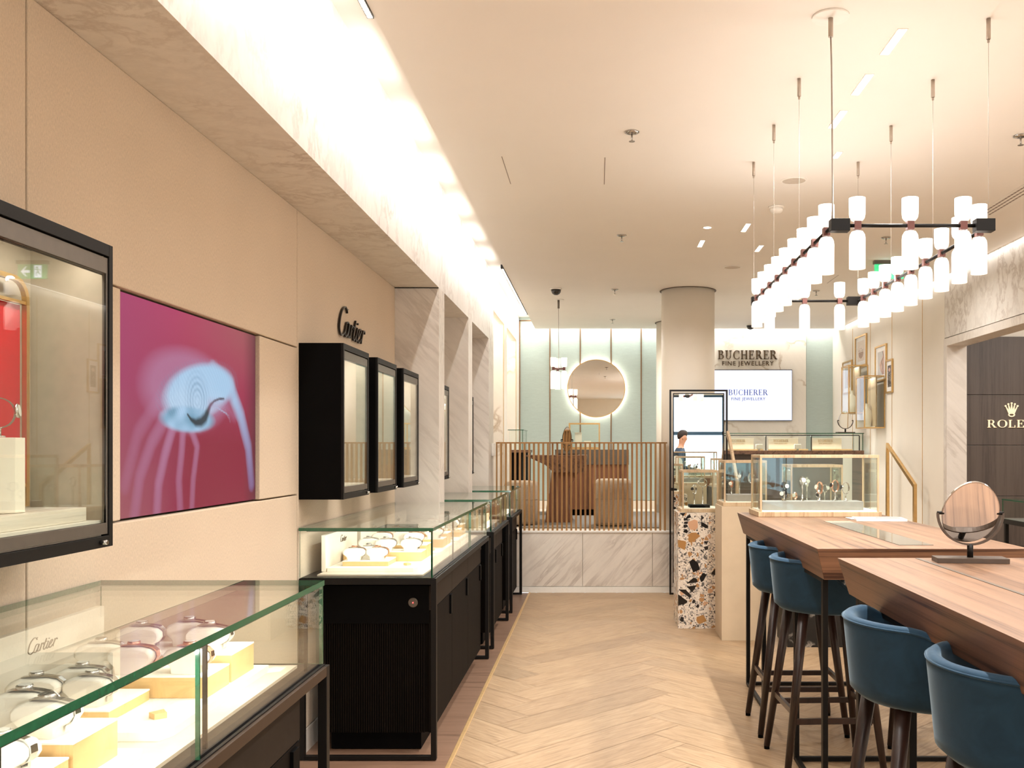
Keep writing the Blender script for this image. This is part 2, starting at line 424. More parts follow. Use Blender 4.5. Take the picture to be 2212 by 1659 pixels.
struct('wall_left', m, M['marble'])
m = MB()
m.box(-1.9, XM, 6.755, 7.0, 0, HN); m.box(-1.9, XM, 8.305, 8.557, 0, HN); m.box(-1.9, XM, 9.857, 10.31, 0, HN)
m.box(-1.9, XN, 7.0, 8.305, 0, HN); m.box(-1.9, XN, 8.557, 9.857, 0, HN)
struct('wall_left', m, M['marble_side'])
struct('trim_2', MB().box(XN - .01, XM - .002, 6.747, 6.7545, HN - .006, HN - .001), M['bronze'])
m = MB()
m.box(-1.9, XM, 10.31, YB, 3.0, HU); m.box(-1.9, XM, 11.4, 11.85, PZ, 3.0); m.box(-1.9, XM, 13.15, YB, PZ, 3.0)
struct('wall_left', m, M['cream'])
m = MB(); m.box(-1.9, XN, 10.31, 11.4, PZ, 3.0); m.box(-1.9, XN, 11.85, 13.15, PZ, 3.0)
m.box(XN, XM - .004, 11.385, 11.399, PZ, 2.98); m.box(XN, XM - .004, 13.135, 13.149, PZ, 2.98)
struct('wall_left', m, M['marble_gold'])
for y0, y1 in ((10.5, 11.37), (11.9, 13.1)):
    struct('trim_3', MB().box(XM - .16, XM - .10, y0, y1, 2.982, 2.998), M['ledwhite'])
m = MB()
for y0, y1 in ((10.32, 11.4), (11.85, 13.15)):
    m.box(XM, XM + .006, y0, y1, 3.0, 3.012); m.box(XM, XM + .006, y1, y1 + .012, PZ, 3.012)
struct('trim_4', m, M['gold'])
# back wall
m = MB(); xs = [-1.127] + [-1.127 + .44 * k - .0 for k in range(1, 11)] + [XR]
xs = [-1.127, -.682, -.244, .2, .635, 1.075, 1.42]
for a, b in zip(xs[:-1], xs[1:]): m.box(a + .006, b - .006, YB, YB + .05, PZ + .12, HU)
m.box(3.02, 3.40, YB, YB + .05, PZ + .12, HU)
struct('wall_back', m, M['mint'])
struct('wall_back', MB().box(-1.9, 6.3, YB + .045, YB + .15, 0, HU), M['white'])
m = MB()
for x in xs[1:-1]: m.box(x - .008, x + .008, YB - .008, YB + .046, PZ + .12, HU)
m.box(-1.126, -1.110, YB - .012, YB + .01, PZ + .12, 3.36); m.box(-1.126, -.80, YB - .012, YB + .01, 3.345, 3.36)
struct('trim_5', m, plain('antique_brass_strip', '#8a6a4c', .4, .5))
struct('trim_6', MB().box(1.43, 3.01, YB - .03, YB + .046, PZ + .12, HU), M['marble_gold'])
struct('baseboard_back', MB().box(-1.12, XR, YB - .012, YB + .046, PZ, PZ + .115), M['cream'])
# right wall, its portal and the dark room beyond
m = MB()
m.box(XR, XR + .12, 9.29, YB, 0, HU)
struct('wall_right', m, M['cream'])
m = MB()
m.box(XR, XR + .12, -5, 5.0, 0, HU)
struct('wall_right', m, M['cream'])
struct('wall_right', MB().box(XR, XR + .12, 5.0, 9.286, 2.585, HU), M['marble'])
m = MB(); m.box(XR - .012, XR + .184, 9.20, 9.285, 0, 2.574); m.box(XR - .012, XR + .184, 5.0, 9.20, 2.50, 2.574)
struct('door_1', m, M['marble_side'], .002)
m = MB()
for y in (12.63, 11.81, 10.94, 9.92): m.box(XR - .004, XR + .01, y - .004, y + .004, PZ if y > 9.95 else .02, 3.1)
struct('trim_7', m, M['trimgold'])
m = MB()
for a, b in ((1.042, 1.536), (1.54, 2.03), (2.034, 2.60), (.55, 1.038), (.0, .546)): m.box(3.59, 6.2, 9.286, 9.34, a, b)
struct('wall_rolex', m, M['dark_panel'], .002)
m = MB(); m.box(6.2, 6.3, 4.0, 9.4, 0, HC); m.box(3.52, 6.3, 3.9, 4.0, 0, HC); m.box(3.52, 6.3, 9.342, 9.42, 0, HU)
struct('wall_side_room', m, M['cream'])
# front (street side) wall behind the camera: an opening with mullions
m = MB(); m.box(-1.9, 1.2, -5.1, -5, 0, HU); m.box(1.2, 6.3, -5.1, -5, 2.9, HU); m.box(1.2, 6.3, -5.1, -5, 0, .35)
struct('wall_front', m, M['cream'])
m = MB()
for x in (1.2, 3.24, 4.8, 6.2): m.box(x, x + .06, -5.09, -5.03, .35, 2.9)
m.box(1.26, 6.2, -5.09, -5.03, 1.86, 1.95); m.box(1.26, 6.2, -5.09, -5.03, .35, .42); m.box(1.26, 6.2, -5.09, -5.03, 2.84, 2.9)
struct('window_1', m, plain('blue_grey_frame', '#35556e', .4))
struct('window_1', MB().box(1.2, 6.2, -5.065, -5.055, .35, 2.9), M['glass'])
m = MB(); m.box(-1.9, -1.75, -5, 6.7, 0, HN)
# platform
struct('floor', MB().box(-1.43, XR, YP + .02, YB, .0, PZ - .002), M['cream'])
m = MB()
for a, b in ((XM, -.155), (-.151, .575), (.579, 1.34)): m.box(a, b, YP, YP + .05, .065, PZ - .01)
struct('wall_platform', m, M['marble_low'], .001)
struct('baseboard_platform', MB().box(XM, 1.34, YP - .008, YP + .02, 0, .06), M['white'])
struct('trim_8', MB().box(XM, 1.34, YP - .01, YP + .12, PZ - .012, PZ + .004), M['white'])
m = MB()
for k in range(4): m.box(1.36, XR, YP - .24 * (4 - k) - .0, YP + .019, .16 * k if k else .0, .16 * (k + 1) - (.0 if k < 3 else .002))
m = MB()
for k in range(4): m.box(1.36, XR - .001, YP - .2 * (4 - k), YP - .2 * (3 - k) + (.0), 0, .16 * (k + 1) - .002)
struct('floor', m, M['oak_frame'])
# columns
for (x, y, r) in ((.975, 10.2, .285), (1.08, 12.77, .285)):
    mm = MB(); mm.cyl((x, y), r, PZ, HC, 48)
    struct('wall_column', mm, M['cream'])
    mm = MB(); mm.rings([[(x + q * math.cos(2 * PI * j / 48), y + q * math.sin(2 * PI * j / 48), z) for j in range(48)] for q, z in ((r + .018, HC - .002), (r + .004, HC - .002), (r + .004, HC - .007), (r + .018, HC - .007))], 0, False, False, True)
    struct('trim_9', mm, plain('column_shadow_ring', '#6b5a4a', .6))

# ---------------------------------------------------------------- painted sheets (screens and prints)
def sheet(name, corner, du, dv, nu, nv, fn, mat, parent=None, **kw):
    """a flat picture: fn(u, v) -> rgb (linear), u to the right, v downward"""
    corner = Vector(corner); du = Vector(du); dv = Vector(dv)
    o0 = ORG[parent.name] if parent else corner
    vs = []; cl = []
    for j in range(nv + 1):
        for i in range(nu + 1):
            vs.append(tuple(corner + du * (i / nu) + dv * (j / nv) - o0)); cl.append(fn(i / nu, j / nv))
    fs = [(j * (nu + 1) + i, j * (nu + 1) + i + 1, (j + 1) * (nu + 1) + i + 1, (j + 1) * (nu + 1) + i) for j in range(nv) for i in range(nu)]
    me = bpy.data.meshes.new(name); me.from_pydata(vs, [], fs); me.materials.append(mat)
    a = me.color_attributes.new('Col', 'FLOAT_COLOR', 'POINT')
    for i, c in enumerate(cl): a.data[i].color = (c[0], c[1], c[2], 1)
    o = bpy.data.objects.new(name, me); C.objects.link(o)
    if parent: o.parent = parent
    else: o.location = o0
    ORG[o.name] = o0
    return o
def lerp(a, b, t): t = max(0, min(1, t)); return tuple(x + (y - x) * t for x, y in zip(a, b))
def seg_d(px, py, pts, asp=1.67):
    best = 9; bt = 0; n = len(pts) - 1
    for i in range(n):
        ax, ay = pts[i][0] * asp, pts[i][1]; bx, by = pts[i + 1][0] * asp, pts[i + 1][1]
        dx, dy = bx - ax, by - ay; t = max(0, min(1, ((px * asp - ax) * dx + (py - ay) * dy) / (dx * dx + dy * dy + 1e-9)))
        d = math.hypot(px * asp - ax - t * dx, py - ay - t * dy)
        if d < best: best = d; bt = (i + t) / n
    return best, bt
def poster(u, v):
    n = noise.noise(Vector((u * 3, v * 3, 1))); n2 = noise.noise(Vector((u * 14, v * 14, 4)))
    c = lerp(lin('#b03a62')[:3], lin('#8a1236')[:3], v * 1.5)
    c = lerp(c, lin('#a0406e')[:3], (.45 - u) * 1.5)
    c = lerp(c, lin('#9a5a58')[:3], (u - .35) * 1.3 * (1 - v * 2.6))
    c = lerp(c, lin('#45142a')[:3], (u - .88) * 6)
    pale = lin('#a9cdec')[:3]; pink = lin('#b0789c')[:3]; dark = lin('#10222c')[:3]
    # trailing fingers on the left
    for pts, wd, k in (([(.30, .52), (.20, .66), (.13, .82), (.10, 1.0)], .05, .5), ([(.34, .56), (.28, .72), (.24, .86), (.23, 1.0)], .045, .7),
                       ([(.40, .58), (.39, .70), (.37, .85), (.38, 1.0)], .04, .6), ([(.46, .60), (.50, .68), (.47, .85), (.46, 1.0)], .035, .6), ([(.25, .45), (.12, .62), (.05, .85)], .05, .35)):
        d, t = seg_d(u, v, pts); c = lerp(c, pink, k * (1 - t * .35) * max(0, 1.2 - (d / wd) ** 2))
    # arm falling to the right
    d, t = seg_d(u, v, [(.62, .28), (.76, .34), (.86, .50), (.93, .68), (.96, .9)])
    c = lerp(c, lerp(pale, lin('#8a7ab8')[:3], t * 1.2 - .3), (1 - t * .55) * max(0, 1.15 - (d / (.055 + .02 * (1 - t))) ** 2))
    # veil
    e = ((u - .45) / .31) ** 2 + ((v - .40) / .21) ** 2 + n * .3
    c = lerp(c, pink, .75 * max(0, min(1, (1.25 - e) * 1.6)))
    rr = math.hypot((u - .50) * 1.67, v - .44)
    e = ((u - .52) / .27) ** 2 + ((v - .40 + (u - .5) * .25) / .155) ** 2 + n * .25
    if e < 1.2: c = lerp(c, lerp(pale, (1, 1, 1), .25 * n), max(0, min(1, (1.1 - e) * 2.5)))
    st = .5 + .5 * math.sin(rr * 210 + 5 * n); fine = .5 + .5 * math.sin(seg_d(u, v, [(.2, .3), (.35, .5), (.45, .6)])[0] * 260 + 9 * n)
    if e < 1.3: c = lerp(c, lin('#7a96b4')[:3], .16 * fine)
    if e < .8: c = lerp(c, lin('#4d7898')[:3], .45 * st * max(0, 1 - abs(rr - .08) / .1))
    e2 = ((u - .44) / .2) ** 2 + ((v - .54) / .07) ** 2
    c = lerp(c, lerp(pale, lin('#6e9cb8')[:3], .5 + n2), max(0, min(1, (1.1 - e2) * 2)))
    d, t = seg_d(u, v, [(.43, .515), (.455, .54), (.49, .555), (.53, .548), (.56, .525), (.58, .49), (.60, .455), (.63, .43), (.67, .415), (.71, .41)])
    c = lerp(c, dark, .95 * max(0, min(1, 1.5 - d / (.006 + .022 * math.sin(PI * min(1, t * 1.25)) ** 2))))
    for q in range(9):
        d, t = seg_d(u, v, [(.62, .45), (.66 + .012 * q, .47 + .004 * q), (.70 + .008 * q, .43 + .014 * q)]); c = lerp(c, pale, .30 * max(0, 1 - d / .004))
        d, t = seg_d(u, v, [(.27 + .012 * q, .36 - .01 * q), (.24 + .016 * q, .44), (.28 + .016 * q, .52)]); c = lerp(c, lin('#5a6a94')[:3], .25 * max(0, 1 - d / .004))
    d, t = seg_d(u, v, [(.60, .46), (.72, .45), (.80, .50)])
    c = lerp(c, pink, .4 * max(0, 1.1 - d / .05))
    return tuple(max(0, x) for x in c)
t = thing('wall_screen', 'lit wall screen, pale blue swirl on magenta, set in the beige fabric wall', 'screen', (XN - .03, 3.46, 1.284))
sheet('display', (XN - .018, 2.872, 1.982), (0, 1.176, 0), (0, 0, -.696), 240, 144, poster, M['lcd'], t)
MB().box(XN - .048, XN - .0185, 2.872, 4.048, 1.286, 1.982).build('casing', M['black'], t)

# ---------------------------------------------------------------- lettering
def arcpoly(cx, cz, rx, rz, a0, a1, wt, wn, n=14):
    """ring sector as quads, stroke wt where horizontal radius dominates (stems), wn at top and bottom"""
    q = []
    for i in range(n):
        pts = []
        for a in (a0 + (a1 - a0) * i / n, a0 + (a1 - a0) * (i + 1) / n):
            a = math.radians(a); k = abs(math.cos(a)); ww = wn + (wt - wn) * k ** 1.5
            pts.append(((cx + rx * math.cos(a), cz + rz * math.sin(a)), (cx + (rx - ww) * math.cos(a), cz + (rz - wn - (ww - wn) * .0) * math.sin(a))))
        q.append([pts[0][0], pts[1][0], pts[1][1], pts[0][1]])
    return q
def R(x0, x1, z0, z1): return [(x0, z0), (x1, z0), (x1, z1), (x0, z1)]
ST, TH, SF = .15, .055, .05
def glyph(ch):
    s = ST
    if ch == 'B': return [R(.08, .08 + s, 0, 1), R(0, .42, 0, SF), R(0, .4, 1 - SF, 1), R(.2, .42, .5, .5 + TH)] + arcpoly(.38, .765, .26, .235, -90, 90, s, TH) + arcpoly(.40, .275, .32, .275, -90, 90, s, TH), .78
    if ch == 'U': return [R(.1, .1 + s, .3, 1), R(0, .36, 1 - SF, 1), R(.62, .62 + TH + .02, .3, 1), R(.5, .82, 1 - SF, 1)] + arcpoly(.397, .3, .297, .3, 180, 360, s * .75, TH), .86
    if ch == 'C': return arcpoly(.46, .5, .44, .51, 48, 312, s, TH, 22) + [R(.74, .79, .66, .97), R(.74, .79, .05, .27)], .86
    if ch == 'H': return [R(.08, .08 + s, 0, 1), R(.62, .62 + s, 0, 1), R(.2, .65, .48, .48 + TH)] + [R(a, a + .3, z, z + SF) for a in (0, .54) for z in (0, 1 - SF)], .88
    if ch == 'E': return [R(.08, .08 + s, 0, 1), R(0, .66, 0, SF), R(0, .62, 1 - SF, 1), R(.2, .48, .48, .48 + TH), R(.62, .67, 0, .26), R(.58, .63, .76, 1), R(.45, .49, .38, .64)], .72
    if ch == 'R': return [R(.08, .08 + s, 0, 1), R(0, .32, 0, SF), R(0, .38, 1 - SF, 1), R(.2, .42, .46, .46 + TH), [(.36, .5), (.52, .5), (.84, 0), (.64, 0)], R(.66, .90, 0, SF)] + arcpoly(.38, .73, .29, .27, -90, 90, s, TH), .86
    if ch == 'O': return arcpoly(.5, .5, .48, .51, 0, 360, s * 1.15, TH, 30), 1.0
    if ch == 'L': return [R(.08, .08 + s, 0, 1), R(0, .66, 0, SF), R(0, .34, 1 - SF, 1), R(.61, .66, 0, .30)], .72
    if ch == 'X': return [[(.08, 1), (.28, 1), (.82, 0), (.62, 0)], [(.12, 0), (.19, 0), (.76, 1), (.69, 1)]] + [R(a, a + .3, z, z + SF) for a in (0, .56) for z in (0, 1 - SF)], .88
def serif(word, x, y, z, h, depth, gap=.12, wide=1.0, total=None):
    """serif capitals on a plane facing -Y"""
    gl = [glyph(c) for c in word]; wsum = sum(g[1] for g in gl) + gap * (len(word) - 1)
    k = h * wide
    if total: k = total / wsum
    mb = MB(); cx = x
    for polys, wd in gl:
        for p in polys: mb.prism([(cx + a * k, z + b * h) for a, b in p], y - depth, y)
        cx += (wd + gap) * k
    return mb
def sans(word, x, y, z, total, depth, name, mat, parent=None, rot=None):
    cu = bpy.data.curves.new('t', 'FONT'); cu.body = word; cu.size = 1; cu.space_character = 1.15
    ob = bpy.data.objects.new('t', cu); C.objects.link(ob)
    me = bpy.data.meshes.new_from_object(ob.evaluated_get(bpy.context.evaluated_depsgraph_get()))
    bpy.data.objects.remove(ob); xs = [v.co.x for v in me.vertices]; k = total / (max(xs) - min(xs)); x0 = min(xs)
    mb = MB(); mb.add([(x + (v.co.x - x0) * k, y - depth, z + v.co.y * k) for v in me.vertices] + [(x + (v.co.x - x0) * k, y, z + v.co.y * k) for v in me.vertices],
           [list(p.vertices) for p in me.polygons] + [[i + len(me.vertices) for i in p.vertices][::-1] for p in me.polygons])
    n = len(me.vertices); cnt = {}
    for p in me.polygons:
        for e in p.edge_keys: cnt[e] = cnt.get(e, 0) + 1
    for (a, b), q in cnt.items():
        if q == 1: mb.f.append([a, b, b + n, a + n]); mb.m.append(0); mb.sm.append(False)
    return mb
PX = lambda px, Y: (px - 1290) / 2050 * Y
PZZ = lambda py, Y: 1.5 - (py - 970) / 2050 * Y
yb = YB - .03
t = thing('wall_lettering', 'bronze raised shop name in serif capitals high on the gold-veined marble', 'sign', (2.16, yb, PZZ(776, yb)))
serif('BUCHERER', PX(1551, yb), yb, PZZ(776, yb), 19 / 2050 * yb, .02, total=127 / 2050 * yb).build('lettering', M['sign'], t)
sans('FINE JEWELLERY', PX(1560, yb), yb, PZZ(789.5, yb), 111 / 2050 * yb, .012, '', None).build('subtitle', M['sign'], t)
t = thing('television', 'wide white lit screen with blue lettering on the marble wall behind the column', 'screen', (2.16, yb, PZZ(908, yb)))
MB().box(PX(1519, yb), PX(1710, yb), yb - .045, yb - .001, PZZ(909, yb), PZZ(799, yb)).build('bezel', M['black'], t, .003)
MB().box(PX(1520, yb), PX(1709, yb), yb - .047, yb - .0455, PZZ(908, yb), PZZ(800.5, yb)).build('display', M['screen_white'], t)
serif('BUCHERER', PX(1573, yb), yb - .0475, PZZ(854, yb), 12 / 2050 * yb, .001, total=84 / 2050 * yb).build('screen_title', M['screen_blue'], t)
sans('FINE JEWELLERY', PX(1579, yb), yb - .0475, PZZ(865, yb), 73 / 2050 * yb, .001, '', None).build('screen_subtitle', M['screen_blue'], t)
yr = 9.286
t = thing('wall_lettering', 'cream capitals under a five-pointed crown on the dark panelled wall', 'sign', (PX(2184, yr), yr, PZZ(923, yr)))
serif('ROLEX', PX(2132.5, yr), yr, PZZ(923.5, yr), 16.5 / 2050 * yr, .012, total=101 / 2050 * yr).build('lettering', M['letter_cream'], t)
m = MB(); cx, cz = PX(2184.5, yr), PZZ(899, yr); u = yr / 2050
for tx, tz in ((-13, 22), (-7, 26), (0, 28), (7, 26), (13, 22)):
    m.prism([(cx + (tx * .28 - 2.6) * u, cz + 5 * u), (cx + (tx * .28 + 2.6) * u, cz + 5 * u), (cx + (tx + .6) * u, cz + tz * u), (cx + (tx - .6) * u, cz + tz * u)], yr - .012, yr)
    m.prism([(cx + tx * u + 1.9 * u * math.cos(a * PI / 6), cz + tz * u + 1.9 * u * math.sin(a * PI / 6)) for a in range(12)], yr - .013, yr)
for q in arcpoly(cx, cz + 3 * u, 7.2 * u, 4.6 * u, 0, 360, 2.2 * u, 2.2 * u, 24): m.prism(q, yr - .0125, yr)
m.build('crown', M['letter_cream'], t)
# cursive word: strokes as smooth ribbons; u to the right, v up
CUR = [[(545,440,9),(540,370,11),(515,300,10),(490,272,9),(450,300,10),(410,370,11),(375,490,12),(352,640,14),(340,780,15),(350,890,13),(375,960,11),(410,992,10),(450,960,8),(480,890,7),(500,780,8),(520,700,9),(550,668,10),(580,700,11),(578,800,12),(550,950,13),(510,1028,12),(484,1000,10),(474,930,9)],
 [(540,350,5),(568,338,3)], [(600,720,11),(578,850,11),(558,970,11),(562,1035,10),(582,1052,8),(600,1010,6)],
 [(655,742,11),(635,880,12),(615,1000,12),(610,1075,12)], [(625,960,6),(650,830,7),(680,772,9),(700,790,11),(690,862,9)],
 [(762,638,12),(735,780,12),(705,930,12),(690,1040,12),(700,1118,11),(725,1108,8),(765,1000,6)], [(700,800,5),(775,790,6)],
 [(802,820,11),(776,960,12),(755,1080,12),(768,1152,10),(792,1130,8),(822,1030,6)], [(816,690,14),(818,740,14)],
 [(820,1060,6),(862,985,9),(892,905,11),(885,850,10),(855,872,10),(825,970,11),(810,1085,12),(826,1172,11),(852,1188,9),(890,1100,6)],
 [(945,882,11),(925,1020,12),(905,1140,12),(900,1218,12)], [(922,1070,5),(955,925,8),(985,902,11),(990,980,12)]]
def cur_uv():
    out = []
    for st in CUR:
        q = []
        for x, y, wv in st:
            px = 700 + x / 11.85; py = 640 + y / 11.85; Y = 1.44 * 2050 / (1290 - px)
            q.append((Y, 1.5 + (970 - py) / 2050 * Y, wv / 12 * .0095))
        out.append(q)
    return out
CUV = cur_uv(); U0 = min(p[0] for s in CUV for p in s); U1 = max(p[0] for s in CUV for p in s); V0 = min(p[1] for s in CUV for p in s); V1 = max(p[1] for s in CUV for p in s)
def cursive(y, z, k, x, depth):
    """the script word on a plane facing +X, from y rightwards (+Y)"""
    mb = MB()
    for st in CUV:
        P = [(Vector((0, y + (a - U0) * k, z + (b - V0) * k)), wv * k) for a, b, wv in st]; Q = []
        n = len(P)
        for i in range(n - 1):
            p0, p1, p2, p3 = (P[max(0, i - 1)], P[i], P[i + 1], P[min(n - 1, i + 2)])
            for t_ in (0, .34, .67):
                a = [.5 * (2 * p1[0][c] + (p2[0][c] - p0[0][c]) * t_ + (2 * p0[0][c] - 5 * p1[0][c] + 4 * p2[0][c] - p3[0][c]) * t_ ** 2 + (-p0[0][c] + 3 * p1[0][c] - 3 * p2[0][c] + p3[0][c]) * t_ ** 3) for c in range(3)]
                Q.append((Vector(a), p1[1] + (p2[1] - p1[1]) * t_))
        Q.append(P[-1]); rs = []
        for i, (p, wv) in enumerate(Q):
            d = (Q[min(i + 1, len(Q) - 1)][0] - Q[max(i - 1, 0)][0]).normalized(); nn = Vector((0, -d.z, d.y)) * wv / 2
            rs.append([(x, p.y + nn.y, p.z + nn.z), (x, p.y - nn.y, p.z - nn.z), (x + depth, p.y - nn.y, p.z - nn.z), (x + depth, p.y + nn.y, p.z + nn.z)])
        mb.rings(rs, 0, False, True)
    return mb
tag(cursive(U0, V0, 1, XN + .004, .012).build('wall_lettering', M['letter_black']), 'black cursive shop name on the beige fabric wall above the wall cases', 'sign')
# ---------------------------------------------------------------- watches, cushions, stands (prototypes hidden nowhere: the first of each is placed itself)
POOL = {}
def place(key, maker, loc, rz, label, cat, group=None, scale=None):
    if key in POOL:
        return dup(POOL[key], loc, rz, label, cat, group, scale)
    r = maker(); POOL[key] = r; r.location = loc; r.rotation_euler = (0, 0, rz)
    if scale: r.scale = (scale,) * 3
    tag(r, label, cat, group); return r
def mk_cushion():
    """suede watch cushion, long in X, 0.11 x 0.055 x 0.062, flat-bottomed with a rounded overhanging top"""
    mb = MB(); rs = []
    prof = [(-.036, 0), (.034, 0), (.036, .018), (.049, .024), (.056, .035), (.055, .047), (.045, .056), (.022, .0605), (-.028, .0605), (-.047, .055), (-.056, .045), (-.056, .032), (-.045, .022), (-.038, .016)]
    for y, k in ((-.029, .86), (-.024, .97), (-.015, 1), (.015, 1), (.024, .97), (.029, .86)):
        rs.append([(x * k, y, .031 + (z - .031) * (k if z > .002 else 1) if z > .002 else 0) for x, z in prof])
    mb.rings(rs, 0, True); o = mb.build('watch_cushion', M['cushion'], org=(0, 0, 0)); return o
def mk_watch(band, face, wd=.016):
    """bracelet watch draped over a cushion: band over the right part, dial on top"""
    def f():
        r = thing('wristwatch', '', 'watch', (0, 0, 0)); mb = MB()
        prof = [(-.030, .0612), (-.015, .0635), (.000, .0645), (.014, .0638), (.028, .0620), (.046, .0585), (.057, .049), (.0585, .036), (.052, .0235), (.040, .017), (.0385, .006)]
        up = [(x, -wd / 2, z) for x, z in prof]; pts = [Vector((x, 0, z)) for x, z in prof]
        rs = []
        for x, z in prof: rs.append([(x, -wd / 2, z), (x, wd / 2, z), (x + .0018, wd / 2, z + .0028), (x + .0018, -wd / 2, z + .0028)])
        mb.rings(rs, 0, False); mb.build('bracelet', M[band], r)
        c = MB(); c.lathe([(.013, 0), (.0150, .002), (.0150, .006), (.0125, .0075)], (.000, 0, .0660), 16); c.cyl((.000, .017), .002, .0685, .0715, 6); c.build('watch_case', M[band], r)
        d = MB(); d.lathe([(.0118, 0), (.0118, .0006)], (.000, 0, .0737), 16); d.build('dial', M[face], r)
        return r
    return f
def mk_hoop(band, face, rx=.03, rz=.034, wd=.016, stem_h=.06):
    """watch held upright as a loop on a slim metal stand; loop faces -Y"""
    def f():
        r = thing('wristwatch', '', 'watch', (0, 0, 0)); mb = MB()
        n = 22; pts = []
        for i in range(n):
            a = 2 * PI * i / n; pts.append((rx * math.cos(a), 0, stem_h + rz + rz * math.sin(a)))
        rs = []
        for i, p in enumerate(pts):
            a = 2 * PI * i / n; ox, oz = math.cos(a) * .0028, math.sin(a) * .0028; ww = wd / 2 * (.75 + .25 * math.cos(a))
            rs.append([(p[0], -ww, p[2]), (p[0], ww, p[2]), (p[0] + ox, ww, p[2] + oz), (p[0] + ox, -ww, p[2] + oz)])
        mb.rings(rs, 0, False, False, True); mb.build('bracelet', M[band], r)
        c = MB(); c.lathe([(.012, 0), (.0165, .002), (.0165, .007), (.013, .009)], (0, 0, 0), 18)
        c.xf(Matrix.Translation((-rx - .001, 0, stem_h + rz * 1.15)) @ Matrix.Rotation(math.radians(-82), 4, 'Y')); c.build('watch_case', M[band], r)
        d = MB(); d.cyl((0, 0), .0135, .0092, .0098, 18); d.xf(Matrix.Translation((-rx - .001, 0, stem_h + rz * 1.15)) @ Matrix.Rotation(math.radians(-82), 4, 'Y')); d.build('dial', M[face], r)
        s = MB(); s.lathe([(.013, 0), (.013, .003), (.0045, .004), (.0045, stem_h - .004), (.010, stem_h)], (0, 0, 0), 12); s.build('stand', M['steel'], r)
        return r
    return f
ORD = ['first', 'second', 'third', 'fourth', 'fifth', 'sixth', 'seventh', 'eighth', 'ninth', 'tenth', 'eleventh', 'twelfth', 'thirteenth', 'fourteenth', 'fifteenth', 'sixteenth', 'seventeenth', 'eighteenth', 'nineteenth', 'twentieth']
